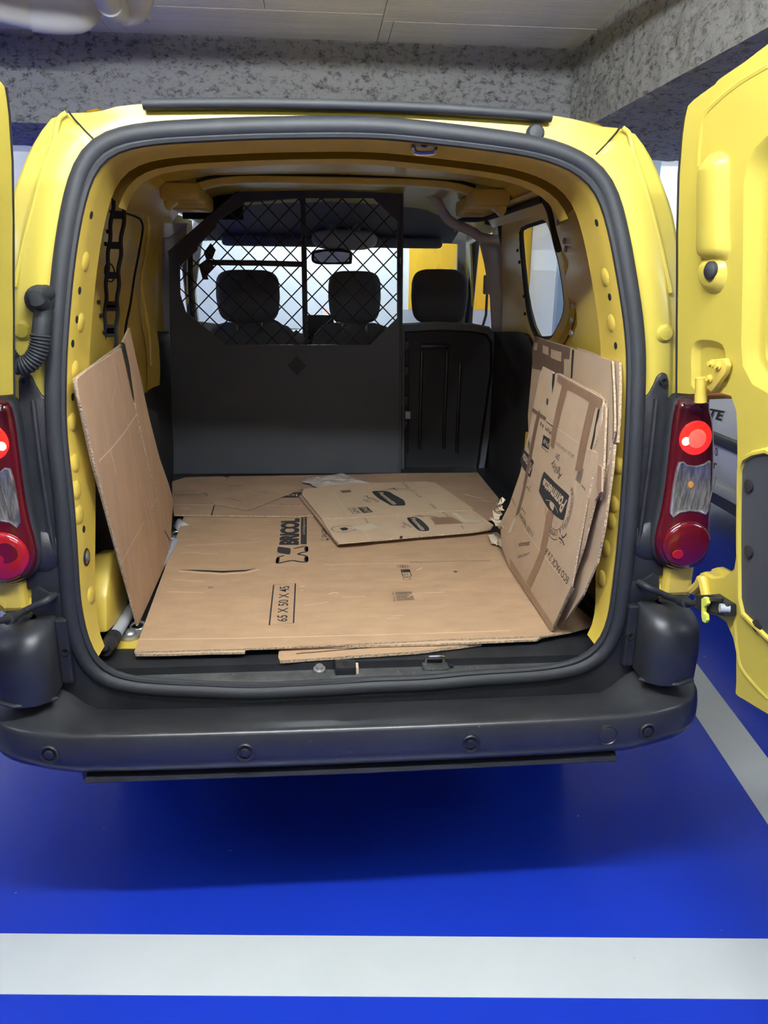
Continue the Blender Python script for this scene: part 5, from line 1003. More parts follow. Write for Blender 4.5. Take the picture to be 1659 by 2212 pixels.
prints('tape', tape_brown, pb, polyvf([(0.3222,1.052,0.6978),(0.4057,1.065,0.6978),(0.4348,0.9849,0.6978),(0.3316,0.9738,0.6978),(0.3302,1.023,0.6978)]))
prints('tape', tape_clear, pb, polyvf([(0.4133,1.111,0.6978),(0.4319,1.116,0.6978),(0.4513,1.028,0.6978),(0.501,1.009,0.6978),(0.4943,0.9929,0.6978),(0.4382,0.9848,0.6978)]), polyvf([(0.01425,0.9533,0.6976),(0.09922,0.9968,0.6976),(0.133,0.9578,0.6976),(0.07794,0.9191,0.6976)]))
prints('tape', tape_dark, pb, polyvf([(0.0006901,1.431,0.7008),(0.04325,1.444,0.7008),(0.04946,1.408,0.7008),(0.01109,1.396,0.7008)]))
prints('fold_line', fold_cb, pb, ribbonvf([(-0.07354,1.06,0.6976),(0.09551,1.072,0.6976),(0.387,1.134,0.6976),(0.4977,1.135,0.6976)], .004, NZ), ribbonvf([(0.039,1.072,0.6974),(0.08786,0.8205,0.6974)], .0022, NZ), ribbonvf([(-0.026,1.434,0.7004),(0.02286,1.098,0.7004)], .0022, NZ))

# crumpled film and the sheet of paper
def crumple(name, pts, m, label, cat, h, n=22, zoff=.0, seed=3):
    P = [Vector(p) for p in pts]; c = sum(P, Vector()) / len(P); R = resample(smooth_path(P, 4, True), 48, True); V, F = [], []
    rows = 9
    for j in range(rows):
        t = j / (rows - 1)
        for p in R:
            q = c.lerp(p, 1 - t * .98); w = noise.fractal(Vector((q.x * 14 + seed, q.y * 14, 1.)), .7, 2.1, 3)
            V.append((q.x + .008 * w * (t > 0), q.y, q.z + zoff + abs(w) * h * min(1, t * 3) + h * .5 * math.sin(min(1, t * 1.4) * 1.57)))
    for j in range(rows - 1):
        for k in range(48): F.append((j * 48 + k, j * 48 + (k + 1) % 48, (j + 1) * 48 + (k + 1) % 48, (j + 1) * 48 + k))
    F.append(tuple((rows - 1) * 48 + k for k in range(48)))
    o = build(name, V, F, m, None, smooth=False); md = o.modifiers.new('thin', 'SOLIDIFY'); md.thickness = .0012
    return tag(o, label, cat)
crumple('plastic_bag', [(-0.1598,1.635,0.686),(-0.1364,1.69,0.686),(-0.08307,1.712,0.686),(-0.03715,1.744,0.686),(0.02233,1.775,0.686),(0.06591,1.706,0.686),(0.1386,1.607,0.686),(0.1812,1.581,0.686),(0.05556,1.556,0.686),(-0.06361,1.539,0.686),(-0.103,1.556,0.686),(-0.1273,1.61,0.686)], bag_mat, 'crumpled milky plastic bag against the foot of the partition', 'bag', .014)
pp = build('paper_sheet', *loftvf([[Vector(p) + Vector((0, 0, h)) for p, h in zip(l, (0, .010, .012, .004))] for l in ([(-0.6223,1.115,0.66),(-0.616,1.137,0.66),(-0.614,1.165,0.66),(-0.607,1.205,0.66)], [(-0.5946,1.053,0.664),(-0.5883,1.074,0.664),(-0.5846,1.112,0.664),(-0.5807,1.151,0.664)], [(-0.5665,1.022,0.662),(-0.56,1.042,0.662),(-0.5568,1.084,0.662),(-0.5569,1.128,0.662)])], closed=False), paper, None, smooth=True)
md = pp.modifiers.new('thin', 'SOLIDIFY'); md.thickness = .0008
tag(pp, 'curled white paper beside the leaning left board, next to the pole', 'paper')

# leaning board on the left
LB = empty('leaning_board', (-.57, .5, .672), 'tall brown cardboard leaning against the left wall of the load bay', 'cardboard')
slab('panel', jag([(-0.576,0.01394,1.341),(-0.5789,0.08998,1.348),(-0.582,0.1748,1.352),(-0.5867,0.3033,1.357),(-0.5927,0.4687,1.364),(-0.5879,0.5337,1.197),(-0.5832,0.6129,1.02),(-0.5785,0.7041,0.8356),(-0.5741,0.7791,0.6692),(-0.5557,0.236,0.6754),(-0.5617,0.1592,0.88),(-0.5659,0.1104,1.02),(-0.5695,0.0617,1.147),(-0.5722,0.04026,1.229),(-0.5744,0.01396,1.303)], .0012, 3, (0, 1, 2, 3)), .005, brown_cb2, LB, edge=cb_edge)
slab('rear_flap', [(-0.5944,0.5012,1.378),(-0.5992,0.6069,1.407),(-0.5959,0.6606,1.284),(-0.592,0.7261,1.137),(-0.5887,0.8154,0.9871),(-0.5875,0.9289,0.8643),(-0.5861,0.966,0.8011),(-0.5746,0.7909,0.6713),(-0.579,0.7206,0.8335),(-0.5838,0.6295,1.022),(-0.5881,0.5623,1.18),(-0.5906,0.5364,1.261)], .005, brown_cb2, LB, edge=cb_edge)
slab('backing_layer', [(-0.5857,0.034,1.341),(-0.588,0.0966,1.345),(-0.6035,0.5163,1.37),(-0.603,0.5271,1.349),(-0.586,0.1387,1.263),(-0.5655,0.2845,0.6553),(-0.5708,0.1892,0.8577),(-0.5752,0.1317,1.011),(-0.579,0.07722,1.145),(-0.5818,0.05464,1.232),(-0.5844,0.03462,1.31)], .005, tan_cb, LB, edge=cb_edge)
LN = (0.99853,0.03437,0.04196)
prints('fold_line', fold_cb, LB, ribbonvf([(-0.57,0.09081,1.15),(-0.5743,0.2128,1.151),(-0.5799,0.368,1.158),(-0.5874,0.5639,1.177)], .004, LN), ribbonvf([(-0.561,0.1569,0.8809),(-0.5668,0.3212,0.8831),(-0.5721,0.4723,0.8871)], .002, LN), ribbonvf([(-0.5868,0.3562,1.331),(-0.5851,0.3828,1.27),(-0.5808,0.4325,1.127),(-0.5762,0.487,0.9709),(-0.573,0.5291,0.8619),(-0.5702,0.5388,0.7873)], .0022, LN), ribbonvf([(-0.5739,0.2028,1.151),(-0.573,0.2207,1.115),(-0.5721,0.2248,1.088)], .005, LN), ribbonvf([(-0.5798,0.4978,1.048),(-0.576,0.5319,0.9308),(-0.5731,0.6216,0.7876)], .0018, LN), ribbonvf([(-0.5811,0.6812,0.9286),(-0.58,0.6964,0.8904),(-0.5759,0.5791,0.8887)], .002, LN), ribbonvf([(-0.58,0.269,1.241),(-0.5843,0.3453,1.28)], .0015, LN))
prints('split', dark_void, LB, polyvf([(-0.593,0.476,1.38),(-0.5941,0.5182,1.372),(-0.5923,0.5404,1.311),(-0.5883,0.5461,1.211),(-0.5888,0.5221,1.244),(-0.5913,0.4901,1.328)]), ribbonvf([(-0.5766,0.7498,0.7654),(-0.5764,0.815,0.7081)], .006, LN))

# leaning stack on the right: tall board, middle board, printed front board
CB = empty('tall_board', (.62, .5, .672), 'tallest tan board at the back of the right stack, taped along its top', 'cardboard', 'boards leaning against the right wall')
slab('panel', jag([(0.6525,0.9795,1.362),(0.6346,0.7485,1.364),(0.6117,0.4506,1.369),(0.6096,0.4244,1.369),(0.5924,0.2003,1.374),(0.5827,0.07629,1.374),(0.5757,0.02583,1.299),(0.5703,-0.009097,1.232),(0.5698,0.0008836,1.201),(0.5661,0.02449,1.063),(0.6128,0.7338,0.856),(0.6394,0.9525,1.092)], .001, 3, (0, 1, 3)), .005, tan_cb, CB, edge=cb_edge)
slab('back_panel', [(0.6214,0.4457,1.372),(0.5912,0.05641,1.374),(0.5874,0.03127,1.328),(0.5827,0.006114,1.261),(0.5795,-0.006331,1.205),(0.5808,0.01671,1.194),(0.5851,0.05828,1.219),(0.5995,0.1793,1.342)], .006, tan_cb, CB, edge=cb_edge)
slab('lower_panel', jag([(0.5732,-0.007166,1.201),(0.5704,-0.01692,1.15),(0.5646,-0.01807,1.01),(0.562,-0.001362,0.9157),(0.5739,0.2088,0.8061),(0.596,0.3234,1.13)], .001, 3, (0, 1)), .006, tan_cb, CB, edge=cb_edge)
slab('bottom_flap', jag([*[(0.5598,-0.006531,0.92),(0.5838,0.3649,0.7999)], *[(0.522,0.2336,0.676),(0.5574,0.146,0.676)], *[(0.5528,0.03174,0.8221)]], .001, 3, (3, 4)), .005, tan_cb, CB, edge=cb_edge)
CN = (-0.99617,0.07748,0.04054)
prints('tape', tape_dark, CB, polyvf([(0.6513,0.9748,1.361),(0.6334,0.7442,1.363),(0.6121,0.4678,1.368),(0.6106,0.4633,1.338),(0.6155,0.5282,1.334),(0.6129,0.5116,1.302),(0.6122,0.5309,1.25),(0.6218,0.6393,1.279),(0.6457,0.9576,1.257),(0.6511,0.9935,1.321)]))
prints('bare_patch', tan_cb, CB, polyvf([(0.6389,0.8313,1.346),(0.6318,0.7393,1.346),(0.6297,0.7255,1.321),(0.6369,0.8183,1.322)]), polyvf([(0.6289,0.7042,1.344),(0.618,0.5619,1.348),(0.6163,0.5538,1.321),(0.6269,0.6907,1.319)]), polyvf([(0.6495,0.9697,1.343),(0.6453,0.9144,1.344),(0.6439,0.9091,1.321),(0.648,0.9635,1.317)]))
prints('split', dark_void, CB, polyvf([(0.6101,0.4448,1.366),(0.6085,0.4242,1.367),(0.607,0.4198,1.338),(0.6044,0.4087,1.296),(0.6052,0.4218,1.29),(0.608,0.4367,1.33)]), ribbonvf([(0.5818,0.07857,1.371),(0.5775,0.04645,1.326),(0.5718,0.007816,1.26),(0.5679,-0.01377,1.207)], .003, CN))
BB = empty('middle_board', (.6, .5, .672), 'folded tan board in the middle of the right stack, behind the badge print', 'cardboard', 'boards leaning against the right wall')
slab('panel', jag([(0.6132,0.6837,1.282),(0.5724,0.1018,1.287),(0.5677,0.04944,1.274),(0.5549,-0.00496,1.148),(0.5503,-0.01485,1.092),(0.5505,0.01544,1.066),(0.5438,0.04392,0.9434),(0.5396,0.08777,0.8404),(0.54,0.1313,0.8024),(0.5764,0.6882,0.7601)], .001, 3, (1, 2)), .005, tan_cb, BB, edge=cb_edge)
slab('bottom_flap', jag([*[(0.5398,0.08899,0.8423),(0.5647,0.5301,0.754)], *[(0.5152,0.3268,0.676),(0.5397,0.1692,0.676)], *[(0.5316,0.1219,0.7506)]], .001, 3, (3, 4)), .005, tan_cb, BB, edge=cb_edge)
slab('torn_edge', jag([(0.5528,0.02195,1.148),(0.551,-0.006359,1.15),(0.5478,-0.02034,1.12),(0.5455,-0.03207,1.099),(0.546,-0.01301,1.088),(0.5486,0.009854,1.101)], .001, 3, (1, 2, 3)), .004, dull_cb, BB)
AB = empty('printed_board', (.56, .45, .672), 'tan board with a big upside-down badge print at the front of the right stack', 'cardboard', 'boards leaning against the right wall')
slab('panel', jag([(0.5681,0.5713,1.306),(0.5682,0.4696,1.303),(0.5644,0.4369,1.261),(0.5683,0.4433,1.303),(0.5686,0.4112,1.305),(0.5684,0.2459,1.297),(0.5683,0.073,1.289),(0.5644,0.05672,1.246),(0.5609,0.06087,1.208),(0.5573,0.07783,1.169),(0.5572,0.04602,1.168),(0.5541,0.04991,1.134),(0.5435,0.0567,1.02),(0.5267,0.05402,0.8375),(0.5117,0.1342,0.6791),(0.5102,0.5839,0.6798),(0.5121,0.7012,0.7056),(0.5176,0.7671,0.7671),(0.5259,0.6922,0.8538),(0.5376,0.6263,0.9776),(0.5534,0.5986,1.148),(0.5592,0.5947,1.211),(0.565,0.5863,1.273)], .0008, 2, (0, 5, 11, 12)), .005, tan_cb, AB, edge=cb_edge)
slab('back_layer', [(0.5782,0.4503,1.302),(0.5784,0.1389,1.292),(0.578,0.07164,1.285),(0.5749,0.05993,1.251),(0.5678,0.04637,1.173),(0.5661,0.07402,1.156),(0.5678,0.1097,1.176),(0.5735,0.1299,1.239)], .006, tan_cb, AB, edge=cb_edge)
slab('bottom_flap', [(0.5322,0.05536,0.8319),(0.5272,0.172,0.7831),(0.5185,0.2031,0.6902),(0.5175,0.1409,0.677),(0.5213,0.1186,0.7163),(0.5274,0.08599,0.7819)], .004, dull_cb, AB, edge=cb_edge)
AN = (-0.99575,-0.00359,0.09203)
prints('tape', tape_brown, AB,
    polyvf([(0.5672,0.4141,1.303),(0.5671,0.2414,1.295),(0.5672,0.08202,1.29),(0.5668,0.06792,1.286),(0.5649,0.07532,1.265),(0.565,0.1038,1.267),(0.5651,0.1501,1.271),(0.5653,0.2305,1.275),(0.565,0.323,1.276),(0.5654,0.416,1.284)]), polyvf([(0.5654,0.3695,1.28),(0.5653,0.3207,1.277),(0.5592,0.3393,1.211),(0.554,0.3494,1.156),(0.5499,0.3497,1.112),(0.5499,0.3802,1.113),(0.5537,0.3907,1.154),(0.5597,0.3844,1.218)]), polyvf([(0.5655,0.1517,1.273),(0.5655,0.1064,1.271),(0.5576,0.1156,1.186),(0.5502,0.1194,1.106),(0.5495,0.165,1.1),(0.5565,0.1638,1.176),(0.5614,0.1578,1.228)]),
    polyvf([(0.535,0.3131,0.9483),(0.536,0.2845,0.9584),(0.5356,0.2646,0.953),(0.5322,0.2651,0.9167),(0.5284,0.2716,0.8754),(0.5238,0.2787,0.8264),(0.5181,0.3122,0.7661),(0.5126,0.3454,0.7078),(0.5128,0.3926,0.7111),(0.5184,0.3531,0.7708),(0.5239,0.3205,0.8285),(0.5279,0.3185,0.8724),(0.5322,0.3184,0.919)]),
    polyvf([(0.5118,0.5857,0.7101),(0.5118,0.491,0.7069),(0.5121,0.3728,0.7049),(0.5122,0.2508,0.7014),(0.5126,0.1263,0.7012),(0.5109,0.1322,0.6827),(0.5104,0.2627,0.6823),(0.5098,0.4107,0.6818),(0.5093,0.5751,0.6832)]))
prints('tape', tape_dark, AB, polyvf([(0.5543,0.5501,1.167),(0.5564,0.5291,1.189),(0.5547,0.5178,1.17),(0.5514,0.5264,1.134),(0.5429,0.5331,1.043),(0.5334,0.5455,0.9409),(0.5264,0.5655,0.865),(0.5242,0.6033,0.8428),(0.5259,0.5972,0.8612),(0.5326,0.5733,0.9331),(0.5428,0.564,1.043),(0.5501,0.5585,1.121)]), polyvf([(0.5553,0.6038,1.182),(0.5555,0.4566,1.178),(0.5545,0.4601,1.168),(0.5542,0.6018,1.17)]))
prints('tape', tape_clear, AB, polyvf([(0.5236,0.6111,0.8358),(0.5242,0.5852,0.841),(0.5188,0.6207,0.7839),(0.5171,0.6596,0.7677)]))
badge(AB, smooth_path([(0.5429,0.4012,1.034),(0.5433,0.387,1.037),(0.5433,0.2904,1.033),(0.5436,0.1821,1.032),(0.543,0.1752,1.026),(0.5407,0.1779,1.001),(0.5375,0.1815,0.966),(0.5366,0.216,0.9581),(0.5361,0.267,0.9548),(0.5361,0.3237,0.9569),(0.5367,0.3731,0.9648),(0.5374,0.4141,0.9747),(0.5382,0.4157,0.9824),(0.5407,0.4129,1.01)], 2, True), textvf('Pommette', [(0.5419,0.1806,1.018),(0.5415,0.3865,1.022),(0.5388,0.3997,0.9935),(0.5379,0.2086,0.9754)], bold=.03))
badge(AB, smooth_path([(0.5434,0.6327,1.048),(0.5436,0.6174,1.05),(0.5432,0.513,1.041),(0.542,0.5103,1.028),(0.5387,0.5145,0.9918),(0.5384,0.5391,0.9897),(0.5386,0.5896,0.9941),(0.5392,0.6333,1.002),(0.5398,0.6428,1.009)], 2, True), textvf('Pommette', [(0.5417,0.5097,1.029),(0.5425,0.6163,1.041),(0.5402,0.6298,1.018),(0.5386,0.5309,0.9961)], bold=.02))
arc = smooth_path([(0.5448,0.1723,1.045),(0.5435,0.1569,1.03),(0.5413,0.1551,1.006),(0.5388,0.1627,0.9799),(0.5364,0.1787,0.9539),(0.534,0.2079,0.9293),(0.5326,0.2409,0.9158),(0.5323,0.2734,0.914)], 6)
arc2 = smooth_path([(0.5459,0.1625,1.057),(0.544,0.1419,1.035),(0.5416,0.1384,1.009),(0.539,0.1447,0.9807),(0.536,0.1606,0.9488)], 5)
letters = []
word = 'PRODUCTEURS & COMMER'; AR = resample(arc, len(word) + 1); nA = Vector(AN)
for k, chx in enumerate(word):
    if chx == ' ': continue
    a, b = AR[k], AR[k + 1]; d = (b - a) * .82; up = nA.cross(d.normalized()).normalized() * .0125
    letters.append(textvf(chx, [a, a + d, a + d + up, a + up]))
prints('print', ink, AB,
    textvf('Agility', [(0.5473,0.2479,1.074),(0.5482,0.3375,1.088),(0.5459,0.3581,1.063),(0.5445,0.2645,1.045)]), textvf('DRY', [(0.5502,0.2951,1.108),(0.5498,0.3309,1.106),(0.5487,0.3283,1.094),(0.5486,0.2961,1.091)]),
    polyvf([(0.5515,0.4581,1.129),(0.5518,0.3951,1.129),(0.5491,0.3918,1.1),(0.5487,0.459,1.098)]), ribbonvf([(0.5484,0.4618,1.095),(0.5484,0.3917,1.092)], .0018, AN), ribbonvf([(0.5551,0.4524,1.167),(0.5552,0.3899,1.166)], .0022, AN), textvf('PNM', [(0.5539,0.3928,1.152),(0.554,0.4504,1.155),(0.5529,0.4505,1.144),(0.5529,0.3957,1.141)]),
    textvf('ECO PACK 2 x 8', [(0.5271,0.07688,0.85),(0.5272,0.2676,0.8584),(0.5253,0.2839,0.8378),(0.5252,0.08356,0.8289)]), textvf('11/25 kg', [(0.5269,0.4021,0.8603),(0.5267,0.5,0.8623),(0.5249,0.5151,0.8429),(0.5252,0.4062,0.8422)]), textvf('ECOPACK', [(0.527,0.5014,0.8647),(0.5271,0.5581,0.8688),(0.5259,0.567,0.8557),(0.5255,0.5135,0.8492)]),
    textvf('2 x 8', [(0.5288,0.5027,0.8844),(0.5291,0.5485,0.8893),(0.5281,0.5533,0.8791),(0.5276,0.511,0.8718)]), textvf('11/25 Kg', [(0.5279,0.6157,0.8796),(0.5282,0.666,0.8845),(0.5272,0.6774,0.8736),(0.5267,0.6193,0.8665)]), textvf('Agility', [(0.5463,0.5593,1.076),(0.548,0.5864,1.096),(0.5456,0.6026,1.07),(0.5441,0.5766,1.053)]),
    merge(*letters), ribbonvf(arc2, .0014, AN), ribbonvf(smooth_path([(0.5355,0.3382,0.9512),(0.5341,0.3292,0.9355),(0.5332,0.3053,0.9245),(0.533,0.2687,0.9207)], 4), .0012, AN), ribbonvf(smooth_path([(0.5328,0.2675,0.9185),(0.5332,0.2358,0.9213),(0.5343,0.2058,0.9325),(0.536,0.1879,0.9497),(0.5376,0.1785,0.9675)], 4), .0014, AN),
    ribbonvf(smooth_path([(0.5306,0.2713,0.8951),(0.5306,0.2451,0.8937),(0.5311,0.2191,0.8989),(0.5318,0.2028,0.9058)], 4), .0018, AN), ribbonvf(smooth_path([(0.5326,0.1952,0.9135),(0.5328,0.1687,0.9151),(0.5324,0.1465,0.9094)], 4), .0036, AN), ribbonvf(smooth_path([(0.5338,0.1789,0.9266),(0.5335,0.169,0.9225),(0.5344,0.1547,0.9311),(0.5353,0.1449,0.9406)], 4), .0036, AN), ribbonvf(smooth_path([(0.532,0.1833,0.9063),(0.5319,0.1712,0.9056)], 3), .0018, AN),
    *[ribbonvf([Vector(a).lerp(Vector(b), k / 9) for a, b in zip([(0.548,0.1512,1.079),(0.5513,0.1385,1.114)], [(0.548,0.1153,1.077),(0.5516,0.1094,1.116)])], w, AN) for k, w in ((0, .001), (1, .0022), (2.2, .001), (3, .002), (4.4, .0024), (5.6, .001), (6.5, .002), (7.8, .001), (8.8, .002))],
    textvf('Gamelle', [(0.5481,0.07498,1.076),(0.5482,0.1029,1.079),(0.5478,0.1072,1.074),(0.5475,0.0786,1.071)]), polyvf([(0.5606,0.4829,1.228),(0.5607,0.4666,1.228),(0.5591,0.4637,1.211),(0.5592,0.4782,1.212)]),
    textvf('II', [(0.5538,0.4725,1.154),(0.554,0.5027,1.158),(0.5532,0.5021,1.148),(0.553,0.4718,1.145)]), ribbonvf(smooth_path([(0.5353,0.5897,0.9578),(0.5349,0.5542,0.9529),(0.5357,0.5164,0.9603)], 3), .0012, AN), ribbonvf([(0.5352,0.5344,0.9554),(0.535,0.496,0.9518)], .002, AN), ribbonvf([(0.5351,0.5121,0.953),(0.5367,0.4965,0.97)], .002, AN))
prints('date_stamp', ink_faint, AB, textvf('28-23 27/04/2022', [(0.5527,0.1867,1.131),(0.5524,0.3426,1.134),(0.5517,0.3422,1.126),(0.5519,0.1891,1.122)]))
prints('box_letters', cream, AB, textvf('PNF', [(0.5505,0.3963,1.119),(0.5505,0.45,1.121),(0.5494,0.4501,1.109),(0.5491,0.3978,1.105)]), polyvf(smooth_path([(0.5371,0.3091,0.9717),(0.5378,0.3,0.9783),(0.5381,0.2758,0.9803),(0.5376,0.2686,0.9748),(0.5363,0.2737,0.9617),(0.5364,0.2912,0.9628),(0.5366,0.301,0.965)], 3, True)), ribbonvf(smooth_path([(0.5369,0.3435,0.9708),(0.5379,0.3006,0.9794),(0.5378,0.2574,0.9768),(0.5371,0.2322,0.9681)], 4), .0018, AN))
prints('handwriting', ink, AB, textvf('vêtements', [(0.5184,0.5222,0.7727),(0.5223,0.4228,0.811),(0.5238,0.4221,0.8269),(0.5197,0.525,0.7866)], shear=.3), textvf('VINCENT', [(0.5149,0.5159,0.7347),(0.5199,0.4125,0.785),(0.5209,0.4083,0.795),(0.516,0.512,0.7467)], shear=.3))
prints('fold_line', fold_cb, AB, ribbonvf([(0.5244,0.5058,0.8357),(0.5246,0.3284,0.8311),(0.525,0.1769,0.8302),(0.5252,0.06517,0.828)], .0028, AN), ribbonvf([(0.5559,0.5244,1.178),(0.5556,0.366,1.168),(0.5561,0.1737,1.166),(0.5566,0.07219,1.167)], .0020, AN), ribbonvf([(0.5149,0.181,0.7205),(0.5154,0.2105,0.7273)], .002, AN))
prints('split', dark_void, AB, polyvf([(0.5645,0.08827,1.261),(0.5655,0.07839,1.271),(0.5633,0.07548,1.248),(0.5612,0.08197,1.225),(0.5588,0.07749,1.199),(0.556,0.08042,1.169),(0.5561,0.09105,1.171),(0.5591,0.08857,1.202)]), polyvf([(0.5668,0.4638,1.3),(0.5668,0.4423,1.3),(0.5648,0.4384,1.278),(0.562,0.4386,1.248),(0.5641,0.4559,1.271)]))
tn = [(0.5209,0.7804,0.8469),(0.5186,0.7985,0.8222),(0.516,0.8228,0.7953),(0.5136,0.8495,0.7706),(0.5117,0.8507,0.7502),(0.5119,0.808,0.7506),(0.5133,0.7476,0.7638)]; tf = [(0.5293,0.7573,0.8503),(0.5268,0.7666,0.8236),(0.5244,0.7908,0.7985),(0.5228,0.7935,0.7814),(0.521,0.7944,0.7615),(0.5211,0.7539,0.7616),(0.5217,0.7039,0.7653)]
V, F = loftvf([[Vector(p) + Vector((random.uniform(-.008, .008), random.uniform(-.02, .02), random.uniform(-.006, .006))) for p in resample(l, 22)] for l in (tn, [Vector(a).lerp(Vector(b), .5) + Vector((-.012, 0, .004)) for a, b in zip(tn, tf)], tf)], closed=False)
o = build('torn_tape', V, F, tape_clear, AB); md = o.modifiers.new('thin', 'SOLIDIFY'); md.thickness = .0012
V, F = loftvf([[Vector(p) + Vector((random.uniform(-.008, .008), random.uniform(-.015, .015), random.uniform(0, .012))) for p in resample(l, 14)] for l in ([(0.5016,0.8495,0.69),(0.5198,0.8585,0.69),(0.5435,0.8474,0.69),(0.5507,0.8225,0.69)], [(0.5027,0.8086,0.684),(0.5186,0.8077,0.684),(0.5334,0.788,0.684),(0.5376,0.7785,0.684)], [(0.5069,0.7969,0.678),(0.5238,0.7866,0.678),(0.5353,0.7675,0.678),(0.5448,0.767,0.678)])], closed=False)
o = build('torn_tape', V, F, tape_clear, AB); md = o.modifiers.new('thin', 'SOLIDIFY'); md.thickness = .0012

# pole and hanging rubber strap
po = empty('broom_pole', (-.58, .4, .665), 'grey pole with a black threaded plastic end in the left corner of the load floor', 'pole')
A0 = Vector([(-0.6023,0.0916,0.682)][0]); A1 = Vector([(-0.5977,0.161,0.682)][0]); A2 = Vector([(-0.5793,0.9105,0.668)][0]); d_ = (A2 - A1).normalized()
tube('pole', [A1, A2], .0155, grey_pole, po, seg=16)
tube('threaded_end', [A1 - d_ * .075, A1 - d_ * .06, A1 - d_ * .035, A1 + d_ * .002], lambda t: .016 if t < .2 else .018, black_pl, po, seg=16)
for k in range(4): tube('thread', [A1 + d_ * (-.028 + .009 * k), A1 + d_ * (-.024 + .009 * k)], .0195, black_pl, po, seg=16)
e_ = A1 - d_ * .074; lathe('hole', e_ + Vector((0, 0, .006)), (d_.x * -1, d_.y * -1, .7), [(.009, -.004), (.009, .006), (.001, .006)], dark_void, po, 12)

sr = empty('rubber_strap', [(-0.6388,0.8,1.795)][0], 'black ladder-like rubber strap hanging from a tie on the left wall', 'strap')
cen = resample(smooth_path([(-0.6323,0.8,1.795),(-0.6404,0.8,1.762),(-0.6485,0.8,1.716),(-0.6574,0.8,1.674),(-0.6652,0.8,1.632),(-0.6716,0.8,1.591),(-0.6794,0.8,1.549),(-0.6847,0.8,1.506),(-0.6916,0.8,1.459),(-0.698,0.8,1.405),(-0.7057,0.8,1.351),(-0.7129,0.8,1.302)], 4), 60)
SW = .0170
def lr(p, o): return p + Vector((o, -.002, 0))
for o_ in (-1, 1):
    tube('rail', [lr(p, o_ * SW * (1 + .12 * math.sin(i * .62))) for i, p in enumerate(cen)], .0066, rubber, sr, seg=6)
for i in (0, 10, 20, 30, 40, 41, 48, 49, 50, 58):
    p = cen[i]; v, f = boxvf((p.x - SW - .003, p.y - .006, p.z - .010), (p.x + SW + .003, p.y + .003, p.z + .010)); build('rung', v, f, rubber, sr, bevel=.002)
v, f = boxvf((cen[0].x - .024, .792, cen[0].z - .004), (cen[0].x + .030, .806, cen[0].z + .016)); build('buckle', v, f, rubber, sr, bevel=.003)
tube('cable_tie', smooth_path([(-0.6338,0.8,1.793),(-0.6241,0.8,1.815),(-0.6149,0.8,1.832),(-0.6125,0.8,1.844),(-0.6155,0.8,1.854)], 4), .0045, rubber, sr, seg=6)
tube('cable_tie', [(-0.6336,0.8,1.795),(-0.6336,0.8,1.81)], .004, rubber, sr, seg=6)
tube('loop', circle([(-0.6884,0.8,1.553)][0], .014, (1, 0, 0), (0, 0, 1), 14, .026), .0025, rubber, sr, seg=6, closed=True)

# ------------------------------------------------------------------ the white van parked on the right
wv = empty('white_van', (2.85, 2.4, 0), 'white van parked alongside on the right, seen behind the open door', 'van')
X0 = 2.05
def wsec(y, top, nose=0):
    return [(X0 + .10, y, .44), (X0 + .03, y, .50), (X0, y, .62), (X0, y, .98), (X0 + .05, y, 1.15), (X0 + .20, y, top - .12), (X0 + .32, y, top), (X0 + .85, y, top + .03), (X0 + 1.38, y, top), (X0 + 1.50, y, top - .12), (X0 + 1.65, y, 1.15), (X0 + 1.70, y, .98), (X0 + 1.70, y, .62), (X0 + 1.67, y, .46), (X0 + 1.60, y, .40)]
V, F = loftvf([wsec(.55, 1.72), wsec(.62, 1.80), wsec(1.4, 1.86), wsec(2.8, 1.84), wsec(3.4, 1.30), wsec(4.2, 1.12), wsec(4.4, 1.0)], cap0=True, cap1=True)
build('body', V, F, white_car, wv, smooth=True)
PL0 = [(2.048,2.303,0.7039),(2.048,2.085,0.7089),(2.048,2.105,0.78),(2.048,2.317,0.757)]
zs_ = [p[2] for p in [(2.04,2.199,0.7633),(2.04,2.182,0.7023)]]
box('side_strip', (X0 - .022, .7, zs_[1]), (X0 + .01, 4.2, zs_[0]), black_pl, wv, bevel=.008)
box('sill', (X0 - .004, 1.2, .44), (X0 + .05, 3.2, .50), grey_wall, wv, bevel=.01)
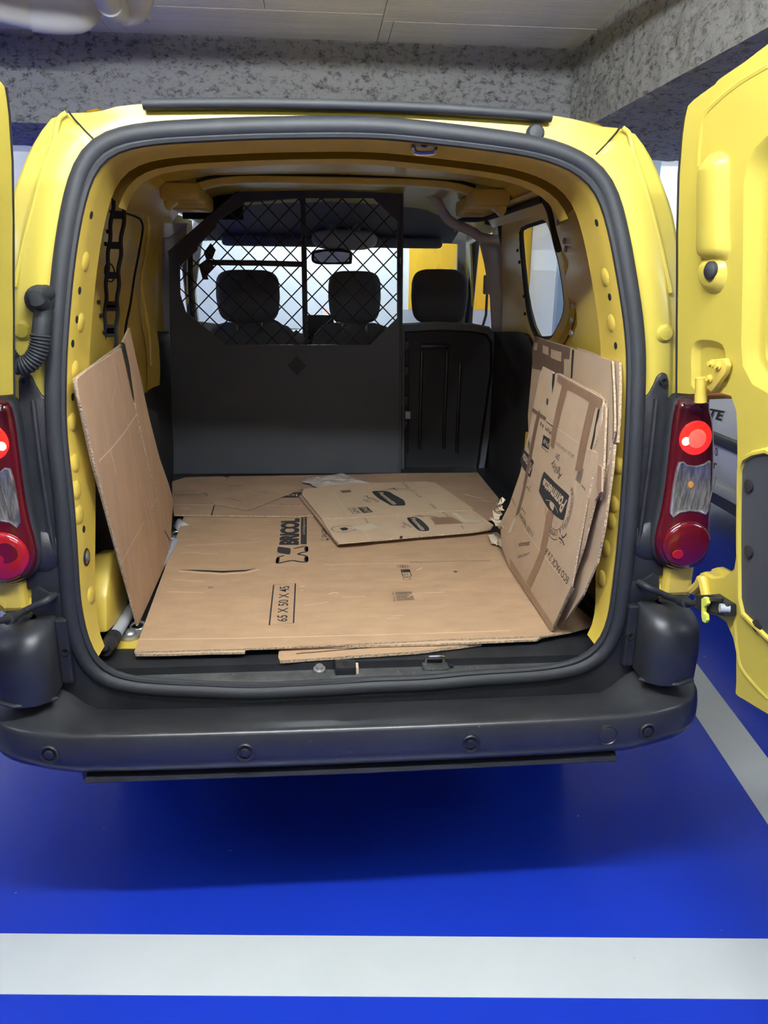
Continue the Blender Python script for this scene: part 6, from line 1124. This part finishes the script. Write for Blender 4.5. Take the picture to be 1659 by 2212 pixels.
box('side_glass', (X0 + .06, 2.4, 1.22), (X0 + .14, 3.2, 1.62), win_black, wv, bevel=.01)
for y in (1.05, 3.65):
    for xs, sd in ((X0 + .03, 1), (X0 + 1.67, -1)):
        V, F = ringvf((xs, y, .31), (sd, 0, 0), [(.001, 0), (.19, 0), (.28, .01), (.31, .04), (.31, .17), (.28, .2), (.001, .2)], 26); w = build('wheel', V, F, rubber, wv, smooth=True)
        lathe('hub_cap', (xs - .006 * sd, y, .31), (sd, 0, 0), [(.001, 0), (.19, 0), (.18, .008), (.001, .01)], steel, w)
        V, F = tubevf([(xs - .034 * sd, y + math.cos(a) * .36, .31 + max(.08, math.sin(a) * .36)) for a in [math.pi * k / 16 for k in range(17)]], .030, 8); build('wheel_arch', V, F, black_pl, wv, smooth=True)
box('rear_window', (X0 + .36, .585, 1.18), (X0 + 1.34, .60, 1.62), win_black, wv, bevel=.004)
box('rear_bumper', (X0 + .04, .47, .42), (X0 + 1.66, .60, .62), black_pl, wv, bevel=.03, bseg=3)
for x in (X0 + .03, X0 + 1.55): box('tail_lamp', (x, .535, .78), (x + .12, .60, 1.16), red_lens, wv, bevel=.015)
box('underbody', (X0 + .15, .6, .30), (X0 + 1.55, 4.2, .46), black_pl, wv)
for y in (1.95, 3.05): tube('door_seam', [(X0 - .001, y, .52), (X0 - .001, y, .98), (X0 + .05, y, 1.15), (X0 + .16, y, 1.5)], .004, dark_void, wv, seg=6)
box('door_handle', (X0 - .02, 2.05, 1.0), (X0 + .02, 2.20, 1.03), black_pl, wv, bevel=.006)
prints('lettering', ink, wv, textvf('TE', [(2.046,2.389,0.8226),(2.046,2.225,0.8348),(2.046,2.231,0.888),(2.046,2.388,0.8764)], shear=.25, bold=.03), textvf('0', [(2.046,2.266,0.6405),(2.046,2.236,0.6422),(2.046,2.248,0.6876),(2.046,2.278,0.6838)]), textvf('r', [(2.046,2.261,0.5695),(2.046,2.231,0.5718),(2.046,2.23,0.6053),(2.046,2.265,0.6021)], bold=.02))
print('objects', len(bpy.data.objects))
